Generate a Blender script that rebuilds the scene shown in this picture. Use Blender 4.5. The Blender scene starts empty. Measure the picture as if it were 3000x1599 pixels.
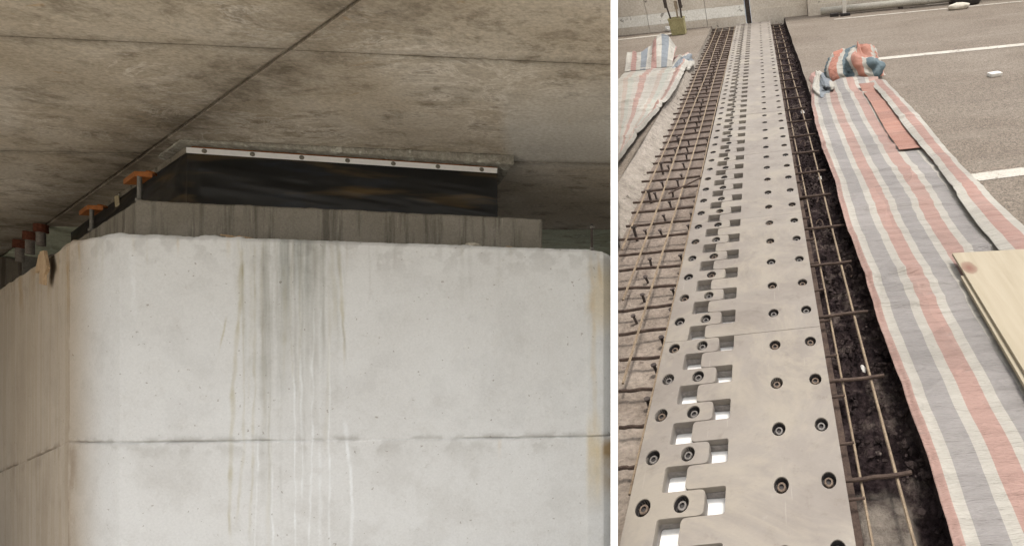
import bpy, bmesh, math, random
import numpy as np
from mathutils import Matrix, Vector

random.seed(7)
rng = np.random.default_rng(11)
scene = bpy.context.scene
C = scene.collection

# ------------------------------------------------------------------ camera, sky, sun, exposure
CZ = 1.6                                   # eye height above the ground
F, PX, PY, WPX = 1400.0, 2361.0, 1200.0, 3000.0   # shift lens, in units of a 3000 px wide frame
cam_data = bpy.data.cameras.new('camera')
cam_data.sensor_width = 36.0
cam_data.lens = F / WPX * 36.0
cam_data.shift_x = -(PX - 1500.0) / WPX
cam_data.shift_y = (PY - 799.5) / WPX
cam_data.clip_start = 0.05
cam_data.clip_end = 3000
cam = bpy.data.objects.new('camera', cam_data)
cam.location = (0, 0, CZ)
cam.rotation_euler = (math.pi / 2, 0, 0)
C.objects.link(cam)
scene.camera = cam

SUN = Vector((0.21, -0.48, 0.85)).normalized()      # direction towards the sun
SUN_EL = math.asin(SUN.z)
SUN_AZ = math.atan2(SUN.x, SUN.y)
world = bpy.data.worlds.new('World')
scene.world = world
world.use_nodes = True
wt = world.node_tree
wt.nodes.clear()
sky = wt.nodes.new('ShaderNodeTexSky')
sky.sky_type = 'NISHITA'
sky.sun_disc = False
sky.sun_elevation = SUN_EL
sky.sun_rotation = SUN_AZ
sky.dust_density = 4.0
sky.air_density = 1.2
hsv = wt.nodes.new('ShaderNodeHueSaturation')
hsv.inputs['Saturation'].default_value = 0.22         # milky overcast sky
bg = wt.nodes.new('ShaderNodeBackground')
bg.inputs['Strength'].default_value = 0.15
wo = wt.nodes.new('ShaderNodeOutputWorld')
wt.links.new(sky.outputs[0], hsv.inputs['Color'])
wt.links.new(hsv.outputs[0], bg.inputs['Color'])
wt.links.new(bg.outputs[0], wo.inputs['Surface'])

sl = bpy.data.lights.new('sun', 'SUN')
sl.energy = 1.5
sl.angle = math.radians(8)
sl.color = (1.0, 0.93, 0.84)
so = bpy.data.objects.new('sun', sl)
so.rotation_euler = SUN.to_track_quat('Z', 'Y').to_euler()
so.location = (0, 0, 30)
C.objects.link(so)

scene.view_settings.view_transform = 'Standard'
scene.view_settings.look = 'None'
scene.view_settings.exposure = 0.75
scene.view_settings.gamma = 1.0
scene.view_settings.use_curve_mapping = False
scene.render.engine = 'CYCLES'
scene.cycles.use_denoising = True
scene.cycles.max_bounces = 4
scene.cycles.diffuse_bounces = 3
scene.cycles.glossy_bounces = 2
scene.cycles.use_adaptive_sampling = True
scene.cycles.adaptive_threshold = 0.025

# ------------------------------------------------------------------ frames of the two places
# place one (pier and deck): world axes, camera above the origin.
# place two (joint across the carriageway): local axes u across, v along the joint, w up.
V3 = Vector((-0.07381625, 0.70782705, 0.70251835))
U3 = Vector((0.994528864, 0.0000364812, 0.104462138))
N3 = U3.cross(V3)
H = 1.6118445
ROAD = Matrix(((U3.x, V3.x, N3.x, -H * N3.x), (U3.y, V3.y, N3.y, -H * N3.y), (U3.z, V3.z, N3.z, CZ - H * N3.z), (0, 0, 0, 1)))


def ray(x, y):
    return Vector((x - PX, F, PY - y))


def pz(x, y, z):                    # point of a sight line at height z (relative to the eye) -> world
    r = ray(x, y)
    p = r * (z / r.z)
    return Vector((p.x, p.y, p.z + CZ))


def py_(x, y, Y):                   # point of a sight line at depth Y -> world
    r = ray(x, y) * (Y / F)
    return Vector((r.x, r.y, r.z + CZ))


SA_, SB_ = 2.2246, 0.0282             # soffit height above the eye: SA_ + SB_ * x


def psof(x, y):
    r = ray(x, y); t = SA_ / (r.z - SB_ * r.x)
    p = r * t
    return Vector((p.x, p.y))


def uvw(x, y, w=0.0):               # sight line meets the road sheet at height w -> road axes
    r = ray(x, y)
    t = (w - H) / r.dot(N3)
    return (r.dot(U3) * t, r.dot(V3) * t, w)


def atv(x, y, v):                   # sight line meets the cross plane at v -> road axes
    r = ray(x, y)
    t = v / r.dot(V3)
    return (r.dot(U3) * t, v, r.dot(N3) * t + H)


# ------------------------------------------------------------------ small noise kit for shapes and stains
def vnoise(x, y, seed=0):
    x = np.asarray(x, float); y = np.asarray(y, float)
    tab = np.random.default_rng(seed).random((256, 256))
    xi = np.floor(x).astype(int); yi = np.floor(y).astype(int)
    fx = x - xi; fy = y - yi
    fx = fx * fx * (3 - 2 * fx); fy = fy * fy * (3 - 2 * fy)
    a = tab[xi % 256, yi % 256]; b = tab[(xi + 1) % 256, yi % 256]
    c = tab[xi % 256, (yi + 1) % 256]; d = tab[(xi + 1) % 256, (yi + 1) % 256]
    return (a * (1 - fx) + b * fx) * (1 - fy) + (c * (1 - fx) + d * fx) * fy


def fbm(x, y, seed=0, oct=4):
    s = 0; a = 1.0; t = 0
    for i in range(oct):
        s = s + a * vnoise(x * 2 ** i + 17.3 * i, y * 2 ** i + 5.1 * i, seed + i)
        t += a; a *= 0.55
    return s / t


def sstep(a, b, x):
    t = np.clip((np.asarray(x, float) - a) / (b - a), 0, 1)
    return t * t * (3 - 2 * t)


# ------------------------------------------------------------------ mesh kit
def newmesh(name, verts, faces, smooth=False):
    me = bpy.data.meshes.new(name)
    me.from_pydata([tuple(v) for v in verts], [], [tuple(f) for f in faces])
    if smooth:
        me.polygons.foreach_set('use_smooth', [True] * len(me.polygons))
    me.update()
    return me


def link(name, me, m=None, parent=None, mw=None):
    o = bpy.data.objects.new(name, me)
    C.objects.link(o)
    if m is not None and me is not None:
        me.materials.clear(); me.materials.append(m)
    if parent is not None:
        o.parent = parent
        if mw is not None:
            o.matrix_local = mw
    elif mw is not None:
        o.matrix_world = mw
    return o


def tag(o, label=None, cat=None, group=None, kind=None):
    if label: o['label'] = label
    if cat: o['category'] = cat
    if group: o['group'] = group
    if kind: o['kind'] = kind
    elif cat: o['kind'] = 'thing'
    return o


def empty(name, mw):
    o = bpy.data.objects.new(name, None)
    o.empty_display_size = 0.1
    C.objects.link(o)
    o.matrix_world = mw
    return o


def T(x, y, z):
    return Matrix.Translation((x, y, z))


def road(u=0, v=0, w=0, rz=0):
    return ROAD @ T(u, v, w) @ Matrix.Rotation(rz, 4, 'Z')


class MB:
    """collects shapes into one mesh"""
    def __init__(s):
        s.bm = bmesh.new()

    def box(s, c, d, bevel=0.0, rot=None):
        m = T(*c)
        if rot is not None: m = m @ rot
        r = bmesh.ops.create_cube(s.bm, size=1.0, matrix=m @ Matrix.Diagonal((d[0], d[1], d[2], 1)))
        if bevel:
            es = list({e for v in r['verts'] for e in v.link_edges})
            bmesh.ops.bevel(s.bm, geom=es, offset=bevel, segments=2, affect='EDGES', profile=0.5)
        return s

    def prism(s, poly, z0, z1, bevel=0.0):
        lo = [s.bm.verts.new((p[0], p[1], z0 if not callable(z0) else z0(p[0], p[1]))) for p in poly]
        hi = [s.bm.verts.new((p[0], p[1], z1 if not callable(z1) else z1(p[0], p[1]))) for p in poly]
        n = len(poly); fs = []
        fs.append(s.bm.faces.new(list(reversed(lo)))); fs.append(s.bm.faces.new(hi))
        for i in range(n):
            fs.append(s.bm.faces.new((lo[i], lo[(i + 1) % n], hi[(i + 1) % n], hi[i])))
        if bevel:
            es = list({e for f in fs for e in f.edges})
            bmesh.ops.bevel(s.bm, geom=es, offset=bevel, segments=2, affect='EDGES', profile=0.5)
        return s

    def tube(s, pts, r, seg=8, caps=True):
        pts = [Vector(p) for p in pts]
        rs = r if isinstance(r, (list, tuple)) else [r] * len(pts)
        rings = []
        for i, p in enumerate(pts):
            d = (pts[min(i + 1, len(pts) - 1)] - pts[max(i - 1, 0)]).normalized()
            a = Vector((0, 0, 1)) if abs(d.z) < 0.9 else Vector((1, 0, 0))
            x = d.cross(a).normalized(); y = d.cross(x)
            rings.append([s.bm.verts.new(p + (x * math.cos(2 * math.pi * k / seg) + y * math.sin(2 * math.pi * k / seg)) * rs[i]) for k in range(seg)])
        for i in range(len(rings) - 1):
            for k in range(seg):
                s.bm.faces.new((rings[i][k], rings[i][(k + 1) % seg], rings[i + 1][(k + 1) % seg], rings[i + 1][k]))
        if caps:
            s.bm.faces.new(rings[0]); s.bm.faces.new(list(reversed(rings[-1])))
        return s

    def lathe(s, prof, c=(0, 0, 0), seg=16, sc=(1, 1, 1)):
        rings = []
        for r, z in prof:
            if r < 1e-6:
                rings.append([s.bm.verts.new((c[0], c[1], c[2] + z * sc[2]))])
            else:
                rings.append([s.bm.verts.new((c[0] + sc[0] * r * math.cos(2 * math.pi * k / seg), c[1] + sc[1] * r * math.sin(2 * math.pi * k / seg), c[2] + z * sc[2])) for k in range(seg)])
        for a, b in zip(rings, rings[1:]):
            for k in range(seg):
                k2 = (k + 1) % seg
                if len(a) == 1 and len(b) == 1: continue
                if len(a) == 1: s.bm.faces.new((a[0], b[k2], b[k]))
                elif len(b) == 1: s.bm.faces.new((a[k], a[k2], b[0]))
                else: s.bm.faces.new((a[k], a[k2], b[k2], b[k]))
        return s

    def lump(s, c, d, seed=0, sub=1, rough=0.25):
        r = bmesh.ops.create_icosphere(s.bm, subdivisions=sub, radius=0.5)
        rr = random.Random(seed)
        for v in r['verts']:
            k = 1 + rr.uniform(-rough, rough)
            v.co = Vector((v.co.x * d[0] * k + c[0], v.co.y * d[1] * k + c[1], v.co.z * d[2] * k + c[2]))
        return s

    def mesh(s, name, smooth=False):
        bmesh.ops.recalc_face_normals(s.bm, faces=s.bm.faces[:])
        me = bpy.data.meshes.new(name)
        s.bm.to_mesh(me); s.bm.free()
        if smooth:
            me.polygons.foreach_set('use_smooth', [True] * len(me.polygons))
        return me

    def build(s, name, m, parent=None, mw=None, smooth=False):
        return link(name, s.mesh(name, smooth), m, parent, mw)


def grid(name, X, Y, Z, closed=False, smooth=True):
    """X, Y, Z arrays (n, m) -> mesh"""
    n, m = X.shape
    verts = np.stack([X.ravel(), Y.ravel(), Z.ravel()], 1)
    idx = np.arange(n * m).reshape(n, m)
    f = np.stack([idx[:-1, :-1].ravel(), idx[:-1, 1:].ravel(), idx[1:, 1:].ravel(), idx[1:, :-1].ravel()], 1)
    me = bpy.data.meshes.new(name)
    me.vertices.add(len(verts)); me.vertices.foreach_set('co', verts.astype(np.float32).ravel())
    nf = len(f)
    me.loops.add(nf * 4); me.loops.foreach_set('vertex_index', f.astype(np.int32).ravel())
    me.polygons.add(nf); me.polygons.foreach_set('loop_start', np.arange(0, nf * 4, 4, dtype=np.int32))
    me.polygons.foreach_set('use_smooth', np.full(nf, smooth))
    me.update(calc_edges=True); me.validate()
    return me


def vcol(me, name, rgb):
    a = me.color_attributes.new(name, 'FLOAT_COLOR', 'POINT')
    rgba = np.ones((len(me.vertices), 4), np.float32); rgba[:, :3] = rgb.reshape(-1, 3)
    a.data.foreach_set('color', rgba.ravel())


def uvmap(me, U, Vv):
    lay = me.uv_layers.new(name='sheet')
    vi = np.empty(len(me.loops), np.int32); me.loops.foreach_get('vertex_index', vi)
    uvs = np.stack([U.ravel()[vi], Vv.ravel()[vi]], 1).astype(np.float32)
    lay.data.foreach_set('uv', uvs.ravel())


# ------------------------------------------------------------------ materials
class NT:
    def __init__(s, name):
        s.m = bpy.data.materials.new(name); s.m.use_nodes = True
        s.t = s.m.node_tree
        s.b = s.t.nodes['Principled BSDF']
        s.pos = None

    def n(s, typ, **k):
        nd = s.t.nodes.new(typ)
        for a, v in k.items(): setattr(nd, a, v)
        return nd

    def l(s, a, b): s.t.links.new(a, b)

    def position(s):
        if s.pos is None: s.pos = s.n('ShaderNodeNewGeometry').outputs['Position']
        return s.pos

    def objco(s): return s.n('ShaderNodeTexCoord').outputs['Object']

    def mapping(s, vec, scale=(1, 1, 1), rot=(0, 0, 0), loc=(0, 0, 0)):
        mp = s.n('ShaderNodeMapping'); s.l(vec, mp.inputs['Vector'])
        mp.inputs['Scale'].default_value = scale; mp.inputs['Rotation'].default_value = rot; mp.inputs['Location'].default_value = loc
        return mp.outputs[0]

    def noise(s, vec, scale, detail=4, rough=0.6, dist=0.0):
        t = s.n('ShaderNodeTexNoise'); s.l(vec, t.inputs['Vector'])
        t.inputs['Scale'].default_value = scale; t.inputs['Detail'].default_value = detail
        t.inputs['Roughness'].default_value = rough; t.inputs['Distortion'].default_value = dist
        return t.outputs['Fac']

    def ramp(s, fac, stops, interp='LINEAR'):
        r = s.n('ShaderNodeValToRGB'); s.l(fac, r.inputs[0])
        cr = r.color_ramp; cr.interpolation = interp
        while len(cr.elements) < len(stops): cr.elements.new(0.5)
        for e, (p, c) in zip(cr.elements, stops):
            e.position = p
            e.color = (c[0], c[1], c[2], 1) if isinstance(c, (tuple, list)) else (c, c, c, 1)
        return r.outputs[0]

    def mix(s, fac, a, b, mode='MIX'):
        x = s.n('ShaderNodeMix', data_type='RGBA', blend_type=mode)
        for sock, val in ((x.inputs[0], fac), (x.inputs[6], a), (x.inputs[7], b)):
            if hasattr(val, 'is_linked') or hasattr(val, 'links'): s.l(val, sock)
            elif isinstance(val, (tuple, list)): sock.default_value = (val[0], val[1], val[2], 1)
            else: sock.default_value = val
        return x.outputs[2]

    def math(s, op, a, b=None, clamp=False):
        x = s.n('ShaderNodeMath', operation=op); x.use_clamp = clamp
        for sock, val in ((x.inputs[0], a), (x.inputs[1], b)):
            if val is None: continue
            if hasattr(val, 'links'): s.l(val, sock)
            else: sock.default_value = val
        return x.outputs[0]

    def bump(s, h, strength=0.3, dist=0.01, base=None):
        b = s.n('ShaderNodeBump'); b.inputs['Strength'].default_value = strength; b.inputs['Distance'].default_value = dist
        s.l(h, b.inputs['Height'])
        if base is not None: s.l(base, b.inputs['Normal'])
        return b.outputs[0]

    def out(s, col=None, rough=0.8, metal=0.0, normal=None, spec=0.3):
        if col is not None:
            if hasattr(col, 'links'): s.l(col, s.b.inputs['Base Color'])
            else: s.b.inputs['Base Color'].default_value = (*col, 1)
        if hasattr(rough, 'links'): s.l(rough, s.b.inputs['Roughness'])
        else: s.b.inputs['Roughness'].default_value = rough
        s.b.inputs['Metallic'].default_value = metal
        s.b.inputs['Specular IOR Level'].default_value = spec
        if normal is not None: s.l(normal, s.b.inputs['Normal'])
        return s.m


def simple(name, c1, c2, scale=8, fine=60, rough=0.8, metal=0.0, bump=0.3, bdist=0.004, spec=0.3, speck=None, stretch=(1, 1, 1), detail=4):
    a = NT(name); p = a.mapping(a.position(), stretch)
    big = a.noise(p, scale, detail, 0.65)
    fin = a.noise(p, fine, 2, 0.6)
    col = a.ramp(big, [(0.3, c1), (0.7, c2)])
    col = a.mix(0.35, col, a.ramp(fin, [(0.3, 0.25), (0.7, 0.78)]), 'OVERLAY')
    if speck:
        sp = a.ramp(a.noise(p, speck[1], 3, 0.75), [(speck[2], 0.0), (speck[2] + 0.06, 1.0)])
        col = a.mix(sp, col, speck[0])
    return a.out(col, rough, metal, a.bump(fin, bump, bdist), spec)


def mat_pier():
    a = NT('pier_concrete'); p = a.position()
    big = a.noise(p, 1.6, 6, 0.62); mid = a.noise(p, 7, 6, 0.7, 0.4); fin = a.noise(p, 70, 3, 0.6)
    col = a.ramp(big, [(0.30, (0.60, 0.602, 0.592)), (0.70, (0.665, 0.675, 0.672))])
    col = a.mix(a.ramp(mid, [(0.54, 0.0), (0.78, 0.45)]), col, (0.50, 0.49, 0.47))
    sm = a.noise(a.mapping(p, (1, 1, 1.3), loc=(7, 3, 1)), 19, 5, 0.8, 0.8)
    col = a.mix(a.ramp(sm, [(0.60, 0.0), (0.76, 0.55)]), col, (0.40, 0.385, 0.36))
    col = a.mix(a.ramp(sm, [(0.24, 0.4), (0.38, 0.0)]), col, (0.76, 0.755, 0.74))
    col = a.mix(0.22, col, a.ramp(fin, [(0.3, 0.3), (0.7, 0.7)]), 'OVERLAY')
    pits = a.ramp(a.noise(p, 34, 2, 0.5), [(0.715, 0.0), (0.745, 0.7)])
    col = a.mix(pits, col, (0.30, 0.28, 0.25))
    st = a.n('ShaderNodeVertexColor', layer_name='stain_shade').outputs['Color']
    col = a.mix(1.0, col, st, 'MULTIPLY')
    h = a.math('ADD', a.math('MULTIPLY', mid, 0.7), a.math('MULTIPLY', fin, 0.25))
    return a.out(col, 0.82, 0, a.bump(h, 0.35, 0.006), 0.25)


def mat_stained(name, c1, c2, sc=(3, 3, 3)):
    a = NT(name); p = a.position()
    big = a.noise(p, 2.5, 6, 0.62); fin = a.noise(p, 80, 3, 0.6)
    col = a.ramp(big, [(0.32, c1), (0.68, c2)])
    run = a.noise(a.mapping(p, (14, 14, 0.8)), 1.0, 5, 0.65)
    col = a.mix(a.ramp(run, [(0.50, 0.0), (0.62, 0.75)]), col, tuple(x * 0.5 for x in c1))
    run2 = a.noise(a.mapping(p, (17, 17, 1.1), loc=(5, 2, 1)), 1.0, 4, 0.6)
    col = a.mix(a.ramp(run2, [(0.62, 0.0), (0.70, 0.7)]), col, tuple(min(1, x * 1.7) for x in c2))
    col = a.mix(0.3, col, a.ramp(fin, [(0.3, 0.3), (0.7, 0.7)]), 'OVERLAY')
    return a.out(col, 0.88, 0, a.bump(fin, 0.45, 0.004), 0.2)


def mat_soffit(name='soffit_concrete', tint=(1, 1, 1), spots=True):
    a = NT(name); p = a.position()
    ps = a.mapping(p, (1.0, 2.1, 1.0), rot=(0, 0, -0.05))
    big = a.noise(ps, 0.8, 3, 0.6, 0.6)
    mid = a.noise(ps, 3.0, 6, 0.74, 0.35)
    fin = a.noise(a.mapping(p, (1, 2.0, 1)), 36, 3, 0.7)
    c = lambda r, g, b: (r * tint[0] * 0.96, g * tint[1] * 0.95, b * tint[2] * 0.945)
    col = a.ramp(big, [(0.30, c(0.42, 0.365, 0.285)), (0.52, c(0.52, 0.47, 0.39)), (0.70, c(0.56, 0.525, 0.465))])
    col = a.mix(a.ramp(mid, [(0.33, 0.95), (0.49, 0.0)]), col, c(0.25, 0.215, 0.165))
    fl = a.noise(a.mapping(p, (1.0, 3.0, 1.0), loc=(1, 8, 0)), 12, 4, 0.75, 0.6)
    col = a.mix(a.ramp(fl, [(0.62, 0.0), (0.76, 0.32)]), col, c(0.22, 0.19, 0.15))
    col = a.mix(a.ramp(fl, [(0.24, 0.5), (0.36, 0.0)]), col, c(0.66, 0.61, 0.53))
    # pale lime veins: thin bands of a warped noise
    vn = a.noise(a.mapping(ps, (1, 1.6, 1), loc=(4, 2, 0)), 1.7, 6, 0.72, 0.7)
    vein = a.ramp(vn, [(0.47, 0.0), (0.505, 0.95), (0.525, 0.35), (0.62, 0.0)])
    pt = a.ramp(a.noise(p, 0.9, 2), [(0.42, 0.0), (0.60, 1.0)])
    col = a.mix(a.math('MULTIPLY', vein, pt), col, c(0.74, 0.70, 0.63))
    col = a.mix(a.ramp(mid, [(0.60, 0.0), (0.72, 0.6)]), col, c(0.66, 0.62, 0.55))
    if spots:
        ru = a.noise(ps, 2.3, 5, 0.7, 0.8)
        col = a.mix(a.ramp(ru, [(0.66, 0.0), (0.74, 0.55)]), col, (0.42, 0.25, 0.09))
        sx0 = a.n('ShaderNodeSeparateXYZ'); a.l(p, sx0.inputs[0])
        # pale patch to the right of the bearing
        r0 = psof(1450, 320); r1 = psof(1700, 482)
        mx = a.ramp(a.math('ADD', a.math('SUBTRACT', sx0.outputs[0], r0.x), a.math('MULTIPLY', a.math('SUBTRACT', sx0.outputs[1], r0.y), 0.55)), [(0.0, 0.0), (0.10, 1.0)])
        my = a.math('MULTIPLY', a.ramp(a.math('SUBTRACT', sx0.outputs[1], r0.y - 0.25), [(0.0, 0.0), (0.5, 1.0)]), a.ramp(a.math('SUBTRACT', r1.y + 0.1, sx0.outputs[1]), [(0.0, 0.0), (0.2, 1.0)]))
        col = a.mix(a.math('MULTIPLY', a.math('MULTIPLY', mx, my), 0.75), col, (0.60, 0.59, 0.56))
        # grime that has gathered along the diagonal form joint
        sx = a.n('ShaderNodeSeparateXYZ'); a.l(p, sx.inputs[0])
        d0 = pz(1054, 0, 2.16); d1 = pz(357, 500, 2.08)
        dv = Vector((d1.x - d0.x, d1.y - d0.y)).normalized()
        dist = a.math('ABSOLUTE', a.math('ADD', a.math('SUBTRACT', a.math('MULTIPLY', sx.outputs[0], -dv.y), -(-dv.y * d0.x + dv.x * d0.y) * -1 if False else (-dv.y * d0.x + dv.x * d0.y)), a.math('MULTIPLY', sx.outputs[1], dv.x)))
        dn = a.math('ADD', dist, a.math('MULTIPLY', a.math('SUBTRACT', mid, 0.5), 0.45))
        band = a.ramp(dn, [(0.0, 0.9), (0.06, 0.6), (0.34, 0.0)])
        nearness = a.ramp(a.math('MULTIPLY', sx.outputs[1], 0.2), [(0.45, 0.35), (0.75, 1.0)])
        col = a.mix(a.math('MULTIPLY', band, nearness), col, (0.12, 0.10, 0.075))
        # thin dirt lines along the cross joints
        for (xa, ya, xb, yb) in ((0, 110, 1790, 192), (0, 446, 1789, 482), (0, 664, 1789, 674)):
            e0 = pz(xa, ya, 2.0 + 0.0); e0 = Vector(psof(xa, ya)); e1 = Vector(psof(xb, yb)); ev = (e1 - e0).normalized()
            dd = a.math('ABSOLUTE', a.math('ADD', a.math('SUBTRACT', a.math('MULTIPLY', sx.outputs[0], -ev.y), -ev.y * e0.x + ev.x * e0.y), a.math('MULTIPLY', sx.outputs[1], ev.x)))
            dd = a.math('ADD', dd, a.math('MULTIPLY', a.math('SUBTRACT', mid, 0.5), 0.05))
            col = a.mix(a.math('MULTIPLY', a.ramp(dd, [(0.0, 0.85), (0.018, 0.4), (0.06, 0.0)]), a.ramp(big, [(0.38, 0.4), (0.60, 1.0)])), col, (0.15, 0.13, 0.10))
    col = a.mix(0.45, col, a.ramp(fin, [(0.3, 0.25), (0.7, 0.76)]), 'OVERLAY')
    h = a.math('ADD', a.math('MULTIPLY', mid, 0.8), a.math('MULTIPLY', fin, 0.35))
    return a.out(col, 0.85, 0, a.bump(h, 0.4, 0.008), 0.25)


def mat_rubber():
    a = NT('skirt_rubber'); p = a.position()
    n1 = a.noise(a.mapping(p, (0.8, 0.8, 6.0)), 1.6, 3, 0.5, 0.6)
    n2 = a.noise(a.mapping(p, (1.0, 1.0, 5.0), loc=(3, 1, 4)), 2.1, 3, 0.5, 0.4)
    col = a.mix(a.ramp(n1, [(0.55, 0.0), (0.72, 1.0)]), (0.008, 0.009, 0.010), (0.085, 0.058, 0.026))
    col = a.mix(a.ramp(n2, [(0.56, 0.0), (0.76, 0.9)]), col, (0.018, 0.024, 0.036))
    return a.out(col, 0.42, 0, a.bump(a.noise(p, 9, 2), 0.1, 0.01), 0.35)


def mat_plate():
    a = NT('galvanised_plate'); p = a.objco()
    g = a.n('ShaderNodeNewGeometry').outputs['Position']
    big = a.noise(g, 3.0, 5, 0.6); mid = a.noise(g, 14, 5, 0.7); fin = a.noise(a.mapping(p, (1, 7, 1)), 60, 3, 0.6)
    col = a.ramp(big, [(0.3, (0.186, 0.162, 0.141)), (0.7, (0.232, 0.208, 0.183))])
    col = a.mix(a.ramp(mid, [(0.58, 0.0), (0.76, 0.6)]), col, (0.135, 0.11, 0.09))
    sc = a.noise(a.mapping(p, (60, 3, 1), rot=(0, 0, 0.5)), 1.0, 2, 0.5)
    col = a.mix(a.ramp(sc, [(0.70, 0.0), (0.74, 0.5)]), col, (0.30, 0.275, 0.245))
    du = a.noise(g, 1.8, 5, 0.75, 0.6)
    col = a.mix(a.ramp(du, [(0.48, 0.0), (0.62, 0.65)]), col, (0.275, 0.245, 0.20))
    col = a.mix(a.ramp(du, [(0.30, 0.55), (0.42, 0.0)]), col, (0.125, 0.105, 0.09))
    ru = a.noise(g, 30, 4, 0.8)
    col = a.mix(a.ramp(ru, [(0.66, 0.0), (0.74, 0.5)]), col, (0.16, 0.105, 0.07))
    col = a.mix(a.ramp(mid, [(0.22, 0.4), (0.36, 0.0)]), col, (0.34, 0.33, 0.30))
    col = a.mix(0.12, col, a.ramp(fin, [(0.3, 0.3), (0.7, 0.7)]), 'OVERLAY')
    r = a.ramp(mid, [(0.3, 0.62), (0.7, 0.75)])
    return a.out(col, r, 0.0, a.bump(mid, 0.02, 0.002), 0.3)


def mat_asphalt():
    a = NT('asphalt'); p = a.position()
    big = a.noise(p, 0.7, 6, 0.6, 0.5); agg = a.noise(p, 60, 4, 0.75); ag2 = a.noise(p, 22, 4, 0.7)
    col = a.ramp(big, [(0.3, (0.138, 0.113, 0.090)), (0.7, (0.180, 0.153, 0.125))])
    col = a.mix(0.7, col, a.ramp(agg, [(0.34, 0.12), (0.62, 0.82)]), 'OVERLAY')
    col = a.mix(0.35, col, a.ramp(ag2, [(0.34, 0.2), (0.62, 0.72)]), 'OVERLAY')
    tr = a.noise(a.mapping(a.objco(), (0.35, 2.6, 1)), 1.0, 4, 0.6, 0.3)
    col = a.mix(a.ramp(tr, [(0.54, 0.0), (0.74, 0.40)]), col, (0.235, 0.205, 0.172))
    col = a.mix(a.ramp(tr, [(0.28, 0.35), (0.45, 0.0)]), col, (0.115, 0.094, 0.078))
    return a.out(col, 0.92, 0, a.bump(agg, 0.8, 0.006), 0.2)


def mat_tarp(name, stops, total, fade=0.0):
    a = NT(name)
    uv = a.n('ShaderNodeUVMap', uv_map='sheet').outputs[0]
    wob = a.noise(uv, 3.0, 2, 0.5)
    sx = a.n('ShaderNodeSeparateXYZ'); a.l(uv, sx.inputs[0])
    x = a.math('ADD', sx.outputs[0], a.math('MULTIPLY', a.math('SUBTRACT', wob, 0.5), 0.012))
    x = a.math('FRACT', a.math('DIVIDE', x, total))
    col = a.ramp(x, stops, 'CONSTANT')
    weave = a.noise(a.mapping(uv, (6, 60, 1)), 3.0, 3, 0.6)
    # fold shading put into the colour: sections of differing tone
    for (su, sv, lo, k) in ((0.9, 2.3, 3, 0.50), (1.6, 0.8, 11, 0.40)):
        sec = a.n('ShaderNodeTexVoronoi', feature='F1')
        wv_ = a.n('ShaderNodeVectorMath', operation='ADD')
        wn = a.n('ShaderNodeTexNoise'); a.l(uv, wn.inputs['Vector']); wn.inputs['Scale'].default_value = 2.5
        wsc = a.n('ShaderNodeVectorMath', operation='SCALE'); a.l(wn.outputs['Color'], wsc.inputs[0]); wsc.inputs['Scale'].default_value = 0.22
        a.l(a.mapping(uv, (su, sv, 1), rot=(0, 0, 0.12), loc=(lo, lo, 0)), wv_.inputs[0]); a.l(wsc.outputs[0], wv_.inputs[1])
        a.l(wv_.outputs[0], sec.inputs['Vector']); sec.inputs['Scale'].default_value = 1.0
        rgb = a.n('ShaderNodeSeparateColor'); a.l(sec.outputs['Color'], rgb.inputs[0])
        col = a.mix(k, col, a.ramp(rgb.outputs[0], [(0.0, 0.36), (1.0, 0.60)]), 'OVERLAY')
    worn = a.noise(uv, 2.2, 5, 0.65)
    col = a.mix(a.ramp(worn, [(0.5, fade), (0.75, fade + 0.22)]), col, (0.30, 0.28, 0.25))
    col = a.mix(0.16, col, a.ramp(weave, [(0.3, 0.3), (0.7, 0.7)]), 'OVERLAY')
    cr = a.noise(a.mapping(uv, (1.5, 7, 1), loc=(2, 3, 0)), 2.0, 5, 0.65, 0.6)
    nb = a.bump(a.math('ADD', cr, a.math('MULTIPLY', weave, 0.15)), 0.9, 0.045)
    col = a.mix(a.ramp(cr, [(0.30, 0.45), (0.40, 0.0)]), col, (0.17, 0.15, 0.14))  # crease hollows darkened, their shade put into the colour
    return a.out(col, 0.62, 0, nb, 0.3)


PINK, WHT, BLU, RED = (0.30, 0.183, 0.152), (0.345, 0.325, 0.285), (0.215, 0.200, 0.193), (0.31, 0.160, 0.120)
TEAL = (0.085, 0.12, 0.135)


def stops_of(seq):
    tot = sum(w for w, _ in seq); x = 0; st = []
    for w, c in seq:
        st.append((x / tot, c)); x += w
    return st, tot


MT = {}
MT['pier'] = mat_pier()
MT['plinth'] = mat_stained('plinth_concrete', (0.205, 0.188, 0.155), (0.27, 0.252, 0.218))
MT['soffit'] = mat_soffit()
MT['soffit_green'] = mat_soffit('soffit_concrete_backlit', (1.05, 1.25, 1.18), spots=False)  # greener, paler copy: light from behind put into the colour
MT['mortar'] = simple('bedding_mortar', (0.20, 0.185, 0.155), (0.40, 0.39, 0.34), 14, 60, 0.95, bump=0.9, bdist=0.012, speck=((0.52, 0.52, 0.47), 9, 0.60))
MT['rubber'] = mat_rubber()
MT['blocker'] = mat_stained('blocker_concrete', (0.15, 0.125, 0.095), (0.21, 0.18, 0.145))  # for the added light-blocking wall
MT['strip'] = simple('aluminium_strip', (0.82, 0.83, 0.84), (0.88, 0.89, 0.90), 3, 40, 0.38, 0.1, 0.05, 0.002, 0.5)
MT['strip_dull'] = simple('dull_strip', (0.16, 0.14, 0.11), (0.27, 0.245, 0.20), 5, 50, 0.7, 0.1, 0.1, 0.002)
MT['screw'] = simple('zinc_screw', (0.16, 0.15, 0.12), (0.30, 0.28, 0.24), 30, 90, 0.5, 0.6, 0.2)
MT['orange'] = simple('orange_primer', (0.22, 0.072, 0.016), (0.32, 0.115, 0.03), 12, 60, 0.6, 0, 0.2)
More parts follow.
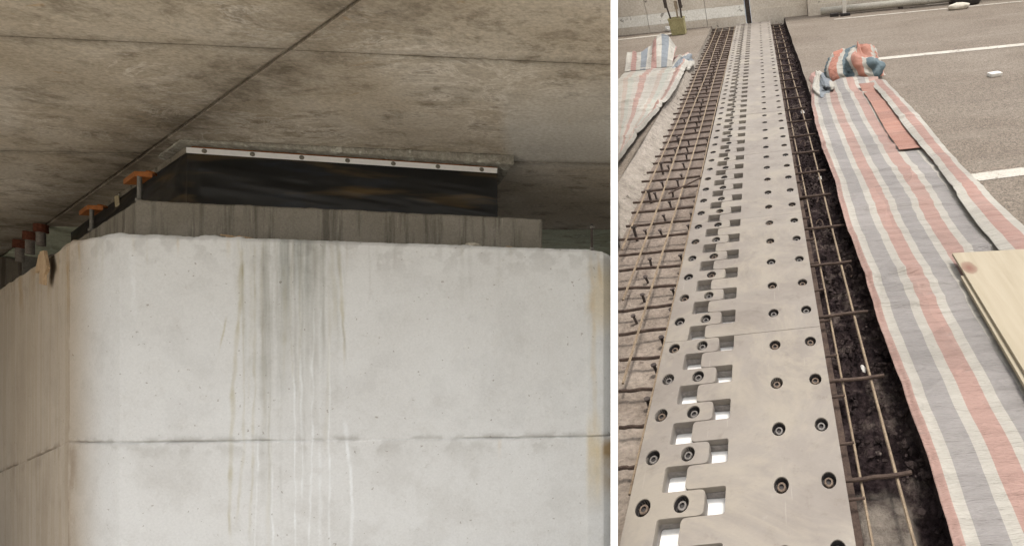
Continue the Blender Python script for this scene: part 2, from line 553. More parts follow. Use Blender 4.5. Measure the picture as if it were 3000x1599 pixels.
MT['steel'] = simple('grey_steel', (0.15, 0.145, 0.13), (0.24, 0.23, 0.21), 14, 70, 0.6, 0.4, 0.3)
MT['sleeve'] = simple('sleeve_grout', (0.15, 0.13, 0.115), (0.25, 0.225, 0.20), 24, 90, 0.9, 0, 0.6)
MT['rustcap'] = simple('rusty_nut', (0.09, 0.03, 0.018), (0.16, 0.055, 0.03), 20, 80, 0.85, 0.1, 0.5)
MT['wood'] = simple('plywood_scrap', (0.34, 0.235, 0.14), (0.46, 0.335, 0.21), 6, 60, 0.8, 0, 0.3, stretch=(4, 4, 0.6))
MT['tape'] = simple('masking_tape', (0.42, 0.36, 0.23), (0.52, 0.45, 0.30), 12, 60, 0.8, 0, 0.1)
MT['white'] = simple('partition_paint', (0.86, 0.86, 0.85), (0.88, 0.88, 0.87), 2, 30, 0.7, 0, 0.02)
MT['ground'] = simple('gravel_ground', (0.36, 0.33, 0.28), (0.47, 0.43, 0.37), 0.6, 18, 0.95, 0, 0.7, 0.02)
MT['plate'] = mat_plate()
MT['under'] = simple('under_plate_steel', (0.22, 0.20, 0.19), (0.30, 0.28, 0.26), 10, 60, 0.7, 0.1, 0.2)
MT['bolt'] = simple('bolt_steel', (0.13, 0.12, 0.11), (0.23, 0.21, 0.195), 30, 120, 0.45, 0.5, 0.2)
MT['rustbolt'] = simple('rusty_bolt', (0.085, 0.06, 0.045), (0.19, 0.145, 0.11), 40, 120, 0.8, 0.2, 0.4)
MT['hole_shade'] = simple('bolt_recess_shade', (0.035, 0.03, 0.03), (0.055, 0.05, 0.048), 30, 90, 0.8, 0, 0.2)  # near-black: shade inside the bolt holes put into the colour
MT['foam'] = simple('white_foam', (0.83, 0.82, 0.79), (0.88, 0.87, 0.85), 4, 50, 0.8, 0, 0.1)
MT['asphalt'] = mat_asphalt()
MT['paint'] = simple('road_paint', (0.38, 0.355, 0.31), (0.45, 0.42, 0.37), 5, 60, 0.8, 0, 0.4, speck=((0.20, 0.17, 0.14), 11, 0.57))
MT['bed0'] = simple('pit_concrete', (0.225, 0.185, 0.152), (0.33, 0.283, 0.238), 3.0, 40, 0.92, 0, 0.6, 0.01, speck=((0.11, 0.085, 0.075), 9, 0.66))
def mat_bed():
    a = NT('trench_concrete'); p = a.position()
    big = a.noise(p, 3.0, 4, 0.65); fin = a.noise(p, 40, 2, 0.6); sp = a.noise(p, 9, 4, 0.75)
    col = a.ramp(big, [(0.3, (0.225, 0.185, 0.152)), (0.7, (0.32, 0.273, 0.23))])
    sx = a.n('ShaderNodeSeparateXYZ'); a.l(a.objco(), sx.inputs[0])
    far_brown = a.math('ADD', a.math('MULTIPLY', sx.outputs[1], 0.1), a.math('MULTIPLY', a.math('SUBTRACT', sp, 0.5), 0.5))
    col = a.mix(a.ramp(far_brown, [(0.12, 0.0), (0.72, 0.88)]), col, (0.10, 0.074, 0.062))     # darker brown towards the far end
    col = a.mix(a.ramp(sp, [(0.62, 0.0), (0.70, 0.8)]), col, (0.12, 0.092, 0.078))
    col = a.mix(0.4, col, a.ramp(fin, [(0.3, 0.25), (0.7, 0.78)]), 'OVERLAY')
    return a.out(col, 0.92, 0, a.bump(fin, 0.7, 0.012), 0.2)


MT['bed'] = mat_bed()
MT['cut'] = simple('cut_concrete', (0.19, 0.165, 0.14), (0.32, 0.285, 0.245), 9, 50, 0.95, 0, 0.9, 0.02, speck=((0.10, 0.085, 0.07), 12, 0.62))
MT['soil'] = simple('dark_rubble', (0.012, 0.009, 0.010), (0.052, 0.039, 0.036), 6, 45, 0.95, 0, 0.9, 0.02, spec=0.05, speck=((0.12, 0.10, 0.088), 7, 0.66))
MT['rebar_dark'] = simple('rebar_rust_dark', (0.045, 0.030, 0.024), (0.10, 0.070, 0.055), 20, 120, 0.85, 0.2, 0.6)
MT['rebar_light'] = simple('rebar_rust_light', (0.17, 0.128, 0.09), (0.29, 0.225, 0.155), 16, 120, 0.85, 0.1, 0.6)
MT['stud'] = simple('stud_steel', (0.045, 0.036, 0.034), (0.10, 0.08, 0.07), 20, 100, 0.8, 0.2, 0.4)
MT['barrier'] = simple('barrier_concrete', (0.54, 0.49, 0.425), (0.66, 0.605, 0.535), 1.6, 30, 0.9, 0, 0.3, speck=((0.19, 0.165, 0.145), 4, 0.66))
MT['barrier_white'] = simple('barrier_whitewash', (0.56, 0.54, 0.49), (0.64, 0.615, 0.56), 2.5, 30, 0.9, 0, 0.2, speck=((0.27, 0.25, 0.22), 5, 0.62))
MT['kerbpipe'] = simple('pale_pipe', (0.36, 0.34, 0.30), (0.46, 0.44, 0.39), 4, 40, 0.8, 0, 0.2)
MT['bucket'] = simple('yellow_plastic', (0.28, 0.255, 0.13), (0.35, 0.32, 0.18), 6, 40, 0.6, 0, 0.1)
MT['stick'] = simple('tool_wood', (0.20, 0.15, 0.10), (0.36, 0.30, 0.23), 20, 60, 0.8, 0, 0.2)
MT['black'] = simple('black_rubber', (0.02, 0.018, 0.018), (0.04, 0.036, 0.034), 10, 60, 0.8, 0, 0.3)
MT['paper'] = simple('white_litter', (0.56, 0.54, 0.50), (0.66, 0.64, 0.60), 10, 50, 0.8, 0, 0.2)
MT['sack'] = simple('pale_sack', (0.42, 0.385, 0.32), (0.54, 0.50, 0.43), 12, 70, 0.9, 0, 0.4)

seqR = [(0.04, PINK), (0.06, WHT), (0.115, BLU), (0.058, WHT), (0.105, PINK), (0.058, WHT), (0.12, BLU), (0.06, WHT), (0.12, PINK), (0.06, WHT), (0.12, BLU), (0.06, WHT), (0.16, PINK)]
stR, totR = stops_of(seqR)
MT['tarp'] = mat_tarp('striped_sheet', stR, totR, 0.10)
stF, totF = stops_of([(0.065, WHT), (0.095, PINK), (0.06, WHT)])
MT['flap'] = mat_tarp('striped_sheet_fold', stF, totF)
stS, totS = stops_of([(0.11, RED)])
MT['redfold'] = mat_tarp('red_sheet_fold', [(0.0, RED), (0.999, RED)], 10)
stH, totH = stops_of([(0.10, (0.34, 0.15, 0.105)), (0.05, WHT), (0.11, TEAL), (0.05, WHT)])
MT['heap'] = mat_tarp('striped_sheet_bunch', stH, totH)
stL, totL = stops_of([(0.12, (0.33, 0.31, 0.27)), (0.09, (0.31, 0.25, 0.21)), (0.10, (0.30, 0.305, 0.265)), (0.10, (0.34, 0.315, 0.275)), (0.12, PINK), (0.07, WHT)])
MT['tarp_pale'] = mat_tarp('faded_sheet', stL, totL, 0.15)
stP, totP = stops_of([(0.10, WHT), (0.10, (0.31, 0.18, 0.155)), (0.08, WHT), (0.10, (0.15, 0.17, 0.19))])
MT['tarp_end'] = mat_tarp('striped_sheet_end', stP, totP, 0.05)


def mat_ply():
    a = NT('plywood_sheet'); p = a.objco()
    wv = a.noise(a.mapping(p, (9, 0.8, 1)), 2.0, 5, 0.6, 0.5)
    col = a.ramp(wv, [(0.3, (0.285, 0.242, 0.172)), (0.7, (0.335, 0.29, 0.215))])
    vd = a.n('ShaderNodeVectorMath', operation='DISTANCE')
    a.l(a.mapping(p, (1, 0.62, 0)), vd.inputs[0]); vd.inputs[1].default_value = (0.075, -0.105, 0)
    k = a.math('ADD', vd.outputs['Value'], a.math('MULTIPLY', a.math('SUBTRACT', a.noise(p, 18, 3), 0.5), 0.025))
    col = a.mix(a.ramp(k, [(0.0, 1.0), (0.012, 0.95), (0.04, 0.62), (0.052, 0.0)]), col, (0.17, 0.085, 0.06))
    return a.out(col, 0.7, 0, a.bump(wv, 0.15, 0.003), 0.3)


MT['ply'] = mat_ply()

# ------------------------------------------------------------------ ground and partition between the two places
g = link('ground', newmesh('ground', [(-900, -900, 0), (900, -900, 0), (900, 900, 0), (-900, 900, 0)], [(0, 1, 2, 3)]), MT['ground'])
tag(g, 'pale gravel ground under the bridge', kind='structure')

KP = (1799.5 - PX) / F               # the partition stands in the plane x = KP * y


def boundary(px_, w=0.0):             # line where the partition meets the road sheet at height w
    a = uvw(px_, 1599, w); b = uvw(px_, 0, w)
    return lambda v: a[0] + (b[0] - a[0]) * (v - a[1]) / (b[1] - a[1])


bleft = boundary(1807)
bpit = boundary(1806, -0.125); bbar = boundary(1809, -0.06)


def rw(u, v, w):
    return ROAD @ Vector((u, v, w))


prof = [(1.5, 0.0), (30.0, 0.0), (30.0, 26.0)]
for v in (17.5, 16.0, 12.0, 8.0, 6.0, 4.6):
    p = rw(bleft(v), v, 2.2 if v > 15 else 0.42); prof.append((p.y, p.z))
prof += [(2.6, CZ + 1.75), (1.5, CZ + 1.55)]
dirp = Vector((KP, 1, 0)).normalized(); side = Vector((dirp.y, -dirp.x, 0))
hw = 0.5 * 20 / F * 1.5 * 0.96
mb = MB(); rows = []
for sgn in (-1, 1):
    rows.append([mb.bm.verts.new(Vector((KP * y, y, z)) + side * sgn * hw) for y, z in prof])
n = len(prof)
mb.bm.faces.new(rows[0]); mb.bm.faces.new(list(reversed(rows[1])))
for i in range(n):
    mb.bm.faces.new((rows[0][i], rows[0][(i + 1) % n], rows[1][(i + 1) % n], rows[1][i]))
bmesh.ops.triangulate(mb.bm, faces=[f for f in mb.bm.faces if len(f.verts) > 4])
o = mb.build('partition_wall', MT['white'])
tag(o, 'thin white upright partition between pier and roadway', 'wall')

# ================================================================== PLACE ONE: pier, bearing, deck
# ---- pier
ZT = 1.1886                           # top of the pier above the eye
plan = [(-9.3, 5.35), (-5.174, 3.358), (-4.702, 3.2), (-1.605, 3.522), (-1.516, 3.575), (-1.475, 3.74), (-2.6, 6.5)]


def arc_plan():
    """path round the pier in plan: list of (x, y, crease arc length)"""
    a = Vector(plan[0]); b = Vector(plan[1]); c = Vector(plan[2]); d = Vector(plan[3]); e = Vector(plan[4]); f_ = Vector(plan[5]); g_ = Vector(plan[6])
    pts = []
    def seg(p, q, step):
        m = max(2, int((q - p).length / step))
        return [p.lerp(q, i / m) for i in range(m)]
    pts += seg(a, a.lerp(b, 0.30), 0.06)
    pts += seg(a.lerp(b, 0.30), b, 0.009)
    # rounded corner from the crease b to the flat of the front
    c2 = c.lerp(d, 0.03)
    ctrl = c.lerp(b, 0.22)
    for i in range(60):
        t = i / 60
        pts.append(b * (1 - t) ** 2 + ctrl * 2 * t * (1 - t) + c2 * t * t)
    pts += seg(c2, d, 0.0062)
    pts += seg(d, e, 0.006)
    pts += seg(e, f_, 0.01)
    pts += seg(f_, g_, 0.04)
    pts.append(g_)
    return np.array([(p.x, p.y) for p in pts])


path = arc_plan()
s_arc = np.concatenate([[0], np.cumsum(np.linalg.norm(np.diff(path, axis=0), axis=1))])
tang = np.gradient(path, axis=0); tang /= np.linalg.norm(tang, axis=1)[:, None]
nrm = np.stack([tang[:, 1], -tang[:, 0]], 1)            # outward
zrow = np.concatenate([np.linspace(-CZ, -1.16, 6)[:-1], np.linspace(-1.16, ZT - 0.03, 350)])
m_ = len(path)
SS = np.repeat(s_arc[None, :], len(zrow), 0); ZZ = np.repeat(zrow[:, None], m_, 1)
XX = np.repeat(path[None, :, 0], len(zrow), 0); YY = np.repeat(path[None, :, 1], len(zrow), 0)
pxl = PX + F * XX / YY; pyl = PY - F * ZZ / YY
# construction joint height along the path
ib = int(np.argmin(np.hypot(path[:, 0] - plan[1][0], path[:, 1] - plan[1][1])))
zj = np.where(s_arc < s_arc[ib], -0.225 - 0.13 * (s_arc[ib] - s_arc), -0.225 + 0.024 * (s_arc - s_arc[ib]) / 3.2)
zj = zj + 0.006 * (fbm(s_arc * 6, 0 * s_arc, 3) - 0.5) + 0.004 * (fbm(s_arc * 40, 0 * s_arc + 3, 5) - 0.5)
dj = ZZ - zj[None, :]
jn = fbm(SS * 9, ZZ * 60, 21)
jstr = sstep(0.30, 0.55, fbm(SS * 2.5, 0 * SS, 9, 3))
disp = -0.012 * np.exp(-(dj / 0.0045) ** 2) * (0.35 + jstr)
disp += 0.004 * np.exp(-((dj - 0.016) / 0.008) ** 2) * jstr * sstep(0.4, 0.6, jn)
disp += 0.004 * (fbm(SS * 1.4, ZZ * 1.4, 31) - 0.5) + 0.0025 * (fbm(SS * 8, ZZ * 8, 33) - 0.5)
# lower pour stands a few millimetres proud
disp += 0.003 * sstep(0.002, -0.004, dj)
# crease along the left arris
disp += 0.003 * np.exp(-((SS - s_arc[ib]) / 0.006) ** 2) * (0.4 + fbm(SS * 5, ZZ * 12, 41))
# shallow round dents near the top
for (dx, dy) in ((1245, 722), (1531, 737), (1010, 712)):
    disp -= 0.006 * np.exp(-(((pxl - dx) / 9) ** 2 + ((pyl - dy) / 5) ** 2))
X1 = XX + nrm[None, :, 0] * disp; Y1 = YY + nrm[None, :, 1] * disp
# lip: rounded, lumpy rim then the flat top
rim = [(0.0, -0.03), (0.002, -0.018), (0.008, -0.007), (0.018, -0.001), (0.035, 0.0), (0.15, 0.0), (0.6, 0.0)]
bmp = 0.006 * (fbm(s_arc * 38, 0 * s_arc, 58, 3) - 0.5) + 0.012 * (fbm(s_arc * 5.5, 0 * s_arc, 51, 3) - 0.5) + 0.012 * sstep(0.50, 0.56, fbm(s_arc * 3.6, 0 * s_arc + 4, 54, 2)) * (s_arc < s_arc[ib] + 1.3)
inw = 0.012 * fbm(s_arc * 4.0, 0 * s_arc + 9, 57, 3)
Xl, Yl, Zl = [], [], []
for (ins, dz) in rim[1:]:
    Xl.append(path[:, 0] - nrm[:, 0] * (ins + inw * (ins < 0.1))); Yl.append(path[:, 1] - nrm[:, 1] * (ins + inw * (ins < 0.1)))
    Zl.append(np.full(m_, ZT + dz) + bmp * (0.4 if dz < -0.01 else 1.0) * (ins < 0.3))
XA = np.concatenate([X1, np.array(Xl)]); YA = np.concatenate([Y1, np.array(Yl)]); ZA = np.concatenate([ZZ, np.array(Zl)]) + CZ
pier_me = grid('pier_shaft', XA - plan[2][0], YA - plan[2][1], ZA)

# stains: multipliers laid on by where water, rust and dirt ran, plus the left face's shade
st = np.ones(XA.shape + (3,))
pxA = PX + F * XA / YA; pyA = PY - F * (ZA - CZ) / YA
SA = np.repeat(s_arc[None, :], XA.shape[0], 0); ZR = ZA - CZ


def tint(mask, col):
    global st
    mask = np.clip(mask, 0, 1)[..., None]
    st = st * (1 - mask) + st * np.array(col) * mask


def streak(pts, w, col, a=1.0, soft=1.6, seed=0):
    """a run down the face: pts = [(px, py) ...] from top to bottom, half width w"""
    ys = [p[1] for p in pts]; xs = [p[0] for p in pts]
    cols = np.where(((pxA > min(xs) - 40) & (pxA < max(xs) + 40)).any(0))[0]
    c0_, c1_ = cols.min(), cols.max() + 1
    py_l, px_l = pyA[:, c0_:c1_], pxA[:, c0_:c1_]
    cx = np.interp(py_l, ys, xs) + 9 * (fbm(py_l / 60, 0 * py_l, 70 + seed, 3) - 0.5)
    wv = w * (0.6 + 0.8 * vnoise(py_l / 45, 0 * py_l + seed, 80 + seed))
    m = np.exp(-np.abs((px_l - cx) / wv) ** (2 * soft))
    m = m * sstep(ys[0] - 12, ys[0] + 25, py_l) * sstep(ys[-1] + 10, ys[-1] - 90, py_l)
    m = m * (0.35 + 0.95 * vnoise(py_l / 33, 0 * py_l + 2.7 * seed, 120 + seed))
    m = np.clip(a * m, 0, 1)[..., None]
    st[:, c0_:c1_] *= (1 - m) + np.array(col) * m


onface = (SA > s_arc[ib]) & (SA < s_arc[ib] + 4.2)
# broad damp band with ragged edges
band = sstep(700, 722, pxA + 16 * (fbm(pyA / 90, 0 * pyA, 61) - .5)) * sstep(1002, 985, pxA + 16 * (fbm(pyA / 70, 0 * pyA, 62) - .5))
fall = sstep(1350, 760, pyA)
comb = sstep(0.42, 0.60, fbm(pxA / 16, pyA / 420, 63, 4))
tint(0.85 * band * fall * (0.35 + 0.65 * comb) * onface, (0.74, 0.74, 0.71))
core = sstep(805, 830, pxA) * sstep(925, 895, pxA) * sstep(980, 740, pyA) * sstep(0.35, 0.55, fbm(pxA / 9, pyA / 300, 64, 3))
tint(0.75 * core, (0.74, 0.76, 0.76))
olive = (0.80, 0.76, 0.64); grey = (0.74, 0.73, 0.70); white = (1.20, 1.22, 1.25)
streak([(708, 730), (703, 900), (686, 1100), (676, 1290), (672, 1600)], 6, olive, 0.9, seed=1)
streak([(712, 760), (716, 1290), (690, 1560)], 3.5, olive, 0.5, seed=2)
streak([(745, 720), (748, 1000), (742, 1300), (730, 1600)], 3.5, olive, 0.6, seed=3)
streak([(772, 700), (768, 1100)], 3, grey, 0.6, seed=4)
streak([(838, 700), (842, 980)], 7, grey, 0.55, seed=5)
streak([(862, 700), (866, 1200)], 4, grey, 0.5, seed=6)
streak([(905, 700), (908, 900)], 8, grey, 0.55, seed=7)
streak([(947, 700), (952, 1080)], 4, grey, 0.5, seed=8)
streak([(990, 715), (998, 800), (1003, 930), (1012, 1100)], 4.5, olive, 0.8, seed=9)
streak([(1000, 930), (1020, 1090)], 2, grey, 0.8, seed=10)
streak([(972, 700), (985, 1000)], 7, olive, 0.4, seed=11)
streak([(1010, 1230), (1020, 1330), (1031, 1420), (1030, 1640)], 5.5, white, 1.0, seed=12)
streak([(860, 1080), (864, 1280), (866, 1640)], 2.6, white, 1.0, seed=13)
streak([(920, 820), (914, 1280), (904, 1640)], 3.0, white, 0.9, seed=14)
streak([(964, 980), (966, 1640)], 2.6, white, 0.8, seed=15)
streak([(755, 1280), (745, 1640)], 2.5, white, 0.9, seed=16)
streak([(792, 1260), (800, 1640)], 2.5, white, 0.9, seed=17)
streak([(880, 900), (886, 1500)], 2.2, white, 0.7, seed=18)
streak([(940, 900), (936, 1640)], 5, white, 0.45, seed=19)
streak([(385, 730), (395, 960)], 8, white, 0.35, seed=20)
streak([(660, 930), (636, 1060)], 2.2, olive, 1.0, seed=21)
streak([(610, 905), (690, 990)], 1.6, white, 0.8, seed=22)
rq = random.Random(77)
for k in range(46):
    x0 = rq.gauss(850, 85); y0 = rq.choice([700, 705, 720, rq.uniform(720, 1250)]); L = rq.uniform(180, 800)
    streak([(x0, y0), (x0 + rq.uniform(-6, 6), y0 + L * 0.5), (x0 + rq.uniform(-14, 10), y0 + L)], rq.choice([1.5, 2, 3, 5, 9, 14]), rq.choice([grey, olive, grey, white, (0.86, 0.86, 0.85)]), rq.uniform(0.15, 0.5), soft=rq.choice([1.0, 1.5]), seed=200 + k)
for k in range(18):
    x0 = rq.uniform(260, 1700); y0 = np.interp(x0, [204, 304, 1723], [706, 686, 730])
    streak([(x0, y0), (x0 + rq.uniform(-5, 5), y0 + rq.uniform(40, 200))], rq.choice([2, 4, 7]), rq.choice([grey, olive]), rq.uniform(0.2, 0.5), soft=1.0, seed=260 + k)
# rust at the right arris
rn = fbm(pxA / 40, pyA / 60, 65)
tint(sstep(1705, 1760, pxA + 60 * (rn - .5)) * sstep(740, 830, pyA) * sstep(1010, 900, pyA) * 0.7, (0.94, 0.80, 0.58))
tint(sstep(1712, 1728, pxA) * sstep(1772, 1750, pxA) * sstep(1180, 1290, pyA) * sstep(1520, 1380, pyA) * (0.3 + rn) * 0.8, (0.95, 0.80, 0.55))
tint(sstep(1755, 1775, pxA) * sstep(1270, 1300, pyA) * sstep(1480, 1380, pyA) * rn * 1.4, (0.62, 0.45, 0.26))
streak([(1730, 735), (1738, 900), (1744, 1290)], 6, (0.92, 0.80, 0.6), 0.5, seed=23)
streak([(1753, 740), (1766, 870)], 6, (0.92, 0.78, 0.56), 0.6, seed=24)
streak([(1463, 1290), (1462, 1350)], 5, (0.95, 0.80, 0.6), 0.8, seed=25)
# drips of rust and dirt from the rim on the left
for i, (x, L, w) in enumerate([(60, 140, 5), (95, 110, 6), (140, 150, 6), (170, 90, 4), (198, 260, 5), (232, 120, 4), (388, 60, 4), (520, 70, 3), (665, 70, 5), (700, 50, 5), (1352, 40, 4)]):
    y0 = np.interp(x, [0, 204, 304, 1723], [842, 706, 684, 730])
    streak([(x, y0), (x + 2, y0 + L)], w, (0.84, 0.70, 0.48), 0.65, seed=30 + i)
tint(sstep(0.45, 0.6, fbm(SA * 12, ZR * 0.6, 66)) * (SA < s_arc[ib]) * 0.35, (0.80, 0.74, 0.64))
tint(0.95 * sstep(s_arc[ib] + 0.52, s_arc[ib] - 0.03, SA), (0.66, 0.56, 0.45))  # brown film plus painted shade of the left face, fading round the corner
# dirt round the joint and the arris below it
djA = np.concatenate([dj, np.full((len(rim) - 1, m_), 9.0)])
tint(0.75 * np.exp(-((djA - 0.004) / 0.006) ** 2) * np.concatenate([jstr, np.zeros((len(rim) - 1, m_))]), (0.55, 0.54, 0.52))
tint(0.7 * np.exp(-((djA - 0.012) / 0.022) ** 2) * sstep(0.42, 0.62, fbm(SA * 9, ZR * 12, 67)), (0.66, 0.65, 0.63))
tint(0.8 * np.exp(-((djA + 0.006) / 0.007) ** 2) * sstep(0.50, 0.62, fbm(SA * 12, ZR * 20, 74)), (1.18, 1.18, 1.17))
tint(0.5 * np.exp(-((djA + 0.05) / 0.05) ** 2) * sstep(0.52, 0.66, fbm(SA * 7, ZR * 7, 75)), (0.76, 0.75, 0.73))
tint(0.55 * np.exp(-((SA - s_arc[ib] - 0.05) / 0.07) ** 2) * sstep(0.02, -0.1, djA) * sstep(0.35, 0.65, fbm(SA * 14, ZR * 6, 68)), (0.62, 0.54, 0.46))
tint(0.6 * np.exp(-((SA - s_arc[ib]) / 0.006) ** 2) * sstep(0.3, 0.6, fbm(SA * 3, ZR * 9, 69)), (0.60, 0.54, 0.46))
low = sstep(0.46, 0.66, fbm(SA * 4.5, ZR * 4.5, 71, 5)) * sstep(0.05, -0.1, djA)
tint(0.30 * low, (0.80, 0.785, 0.765))
up = sstep(0.50, 0.68, fbm(SA * 6, ZR * 6, 72, 5)) * sstep(0.0, 0.1, djA)
tint(0.22 * up, (0.80, 0.80, 0.80))
tint(0.5 * sstep(0.52, 0.64, fbm(SA * 11, ZR * 11, 73, 4)) * sstep(ZT - 0.35, ZT - 0.03, ZR), (0.74, 0.73, 0.72))
vcol(pier_me, 'stain_shade', st)
pier = empty('bridge_pier', T(plan[2][0], plan[2][1], 0))
tag(pier, 'pale water-streaked concrete bridge pier under the dark bearing', 'pier')
link('shaft', pier_me, MT['pier'], pier)

# ---- plinth on the pier
ZP = 1.557


def rel(pts, o3):
    return [(p[0] - o3[0], p[1] - o3[1]) for p in pts]


AD = Vector((-2.634, 1.272)).normalized()              # direction of the left faces
pl0 = pz(400, 586, ZP); pl1 = pz(1588, 641, ZP)
pplan = [(pl0.x, pl0.y), (pl1.x, pl1.y), (pl1.x - 1.4, pl1.y + 1.6), (pl0.x + AD.x * 4.2 + 0.8, pl0.y + AD.y * 4.2 + 1.4), (pl0.x + AD.x * 4.2, pl0.y + AD.y * 4.2)]


def rough_block(name, plan_, z0, z1, step, seed, amp, m, parent, org, topamp=0.0, z1f=None):
    """vertical faces round a plan polygon as a fine displaced grid, plus caps"""
    pts = []
    k = len(plan_)
    for i in range(k):
        a = Vector(plan_[i]); b = Vector(plan_[(i + 1) % k])
        mm = max(2, int((b - a).length / step))
        pts += [a.lerp(b, j / mm) for j in range(mm)]
    pts.append(Vector(plan_[0]))
    P = np.array([(p.x, p.y) for p in pts]); sa = np.concatenate([[0], np.cumsum(np.linalg.norm(np.diff(P, axis=0), axis=1))])
    cx, cy = P[:-1].mean(0)
    t = np.gradient(P, axis=0); t /= np.linalg.norm(t, axis=1)[:, None] + 1e-9
    nn = np.stack([t[:, 1], -t[:, 0]], 1)
    if np.mean((P[:, 0] - cx) * nn[:, 0] + (P[:, 1] - cy) * nn[:, 1]) < 0: nn = -nn
    nz = max(3, int((z1 - z0) / step))
    zz = np.linspace(z0, z1, nz)
    S, Z = np.meshgrid(sa, zz)
    d = amp * (fbm(S * 9, Z * 14, seed) - 0.5) * 2 + amp * 0.8 * (fbm(S * 30, Z * 34, seed + 5) - 0.5)
    d[:, -1] = d[:, 0]
    edge = np.minimum((Z - z0), (z1 - Z)); d -= 0.006 * np.exp(-(edge / 0.006) ** 2)
    if z1f is not None:
        top = z1f(P[:, 0], P[:, 1]); Z = z0 + (Z - z0) / (z1 - z0) * (top[None, :] - z0)
    Z = Z + topamp * (fbm(S * 12, 0 * S, seed + 9, 3) - 0.5) * ((S * 0 + np.linspace(0, 1, nz)[:, None]) ** 4)
    X = P[None, :, 0] + nn[None, :, 0] * d; Y = P[None, :, 1] + nn[None, :, 1] * d
    me = grid(name, X - org[0], Y - org[1], Z + CZ - org[2])
    bm = bmesh.new(); bm.from_mesh(me)
    bm.verts.ensure_lookup_table()
    nc = len(P)
    for r in (0, nz - 1):
        bm.faces.new([bm.verts[r * nc + i] for i in range(nc - 1)])
    bmesh.ops.recalc_face_normals(bm, faces=bm.faces[:])
    bm.to_mesh(me); bm.free()
    return link(name, me, m, parent)


og = (pl0.x, pl0.y, ZT + CZ)
plinth = empty('bearing_plinth', T(*og))
tag(plinth, 'low grey concrete plinth with dark drip stains on the pier top', 'plinth')
rough_block('block', pplan, ZT - 0.004, ZP, 0.014, 101, 0.004, MT['plinth'], plinth, og, 0.012)

# ---- deck with soffit form panels
def zsof(x, y=0):
    return SA_ + SB_ * x + CZ


def clip(poly, a, b, off):
    """keep the part of poly left of a->b shifted by off"""
    d = (b - a).normalized(); nl = Vector((-d.y, d.x)); out = []
    f = lambda p: (p - a).dot(nl) - off
    for i in range(len(poly)):
        p, q = poly[i], poly[(i + 1) % len(poly)]
        fp, fq = f(p), f(q)
        if fp >= 0: out.append(p)
        if fp * fq < 0: out.append(p.lerp(q, fp / (fp - fq)))
    return out


DY0, DY1 = 0.9, 7.5
big = [Vector((-15, DY0)), Vector((KP * DY0 - 0.02, DY0)), Vector((KP * DY1 - 0.02, DY1)), Vector((-15, DY1))]
lines = [(psof(0, 110), psof(1790, 192)), (psof(0, 446), psof(1789, 482)), (psof(0, 664), psof(1789, 674))]
dg = (psof(357, 500), psof(1054, 0))
deck = empty('bridge_deck', T(-4, 3, zsof(-4)))
tag(deck, 'stained concrete bridge deck overhead with form panel joints', 'bridge deck')
dorg = (-4, 3, zsof(-4))
GAP = 0.0055
rowsP = []
for r_ in range(4):
    poly = big
    if r_ > 0: poly = clip(poly, lines[r_ - 1][0], lines[r_ - 1][1], GAP)
    if r_ < 3: poly = clip(poly, lines[r_][1], lines[r_][0], GAP)
    for sd in (0, 1):
        pp = clip(poly, dg[0], dg[1], GAP * 1.3) if sd == 0 else clip(poly, dg[1], dg[0], GAP * 1.3)
        if len(pp) < 3: continue
        mb = MB()
        dz = [0.0, 0.004, 0.001, 0.003][r_] + 0.004 * sd
        mb.prism([(p.x - dorg[0], p.y - dorg[1]) for p in pp], lambda x, y: SB_ * x + dz, lambda x, y: SB_ * x + 0.03, 0.003)
        mb.build('soffit_panel', MT['soffit_green'] if (r_ == 3 and sd == 0) else MT['soffit'], deck)
mb = MB()
mb.prism([(p.x - dorg[0], p.y - dorg[1]) for p in big], lambda x, y: SB_ * x + 0.016 + 0.006, lambda x, y: SB_ * x + 0.9)
mb.build('slab', MT['soffit'], deck)

# ---- added wall on the left, turning behind the pier, to block side light
ab = empty('light_blocker_wall', T(-10.4, 4, 0))
tag(ab, 'added dark brown light-blocking wall at the far left under the deck', 'wall')
MB().box((0, 0, (zsof(-10.4) - 0.01) / 2), (0.6, 12.4, zsof(-10.4) - 0.01)).build('side_blocker', MT['blocker'], ab)
MB().box((1.6, 6.0, (zsof(-10.0) - 0.03) / 2), (2.5, 0.5, zsof(-10.0) - 0.03)).build('back_blocker', MT['blocker'], ab)

# ---- bedding pad under the deck
ZB = 2.075
q0 = pz(528, 413, ZB); q1 = pz(1507, 482, ZB); q2 = pz(166, 664, ZB)
og = (q0.x, q0.y, ZB + CZ)
padplan = [(q0.x, q0.y), (q1.x, q1.y), (q1.x - 1.5, q1.y + 1.5), (q2.x + 1.2, q2.y + 1.2), (q2.x, q2.y)]
pad = empty('bedding_pad', T(*og))
tag(pad, 'rough crumbling mortar pad between the deck and the black bearing skirt', 'mortar pad')
rough_block('slab', padplan, ZB, ZB + 0.06, 0.010, 131, 0.007, MT['mortar'], pad, og, 0, z1f=lambda x, y: SA_ + SB_ * x + 0.004)

# ---- bearing: orange plate, rubber skirt, clamping strips with screws
ZS = 2.054
k0 = pz(548.4, 433, ZS); k1 = pz(1457.5, 493.8, ZS); k2 = pz(208, 666, ZS)
og = (k0.x, k0.y, ZP + CZ)
bear = empty('bridge_bearing', T(*og))
tag(bear, 'bridge bearing wrapped in black rubber skirt with a bright metal strip', 'bearing')
fd = Vector((k1.x - k0.x, k1.y - k0.y)); fl = fd.length; fd.normalize()
fn = Vector((fd.y, -fd.x))
ld = Vector((k2.x - k0.x, k2.y - k0.y)); ll = ld.length; ld.normalize()
ln = Vector((-ld.y, ld.x))
if ln.x > 0: ln = -ln


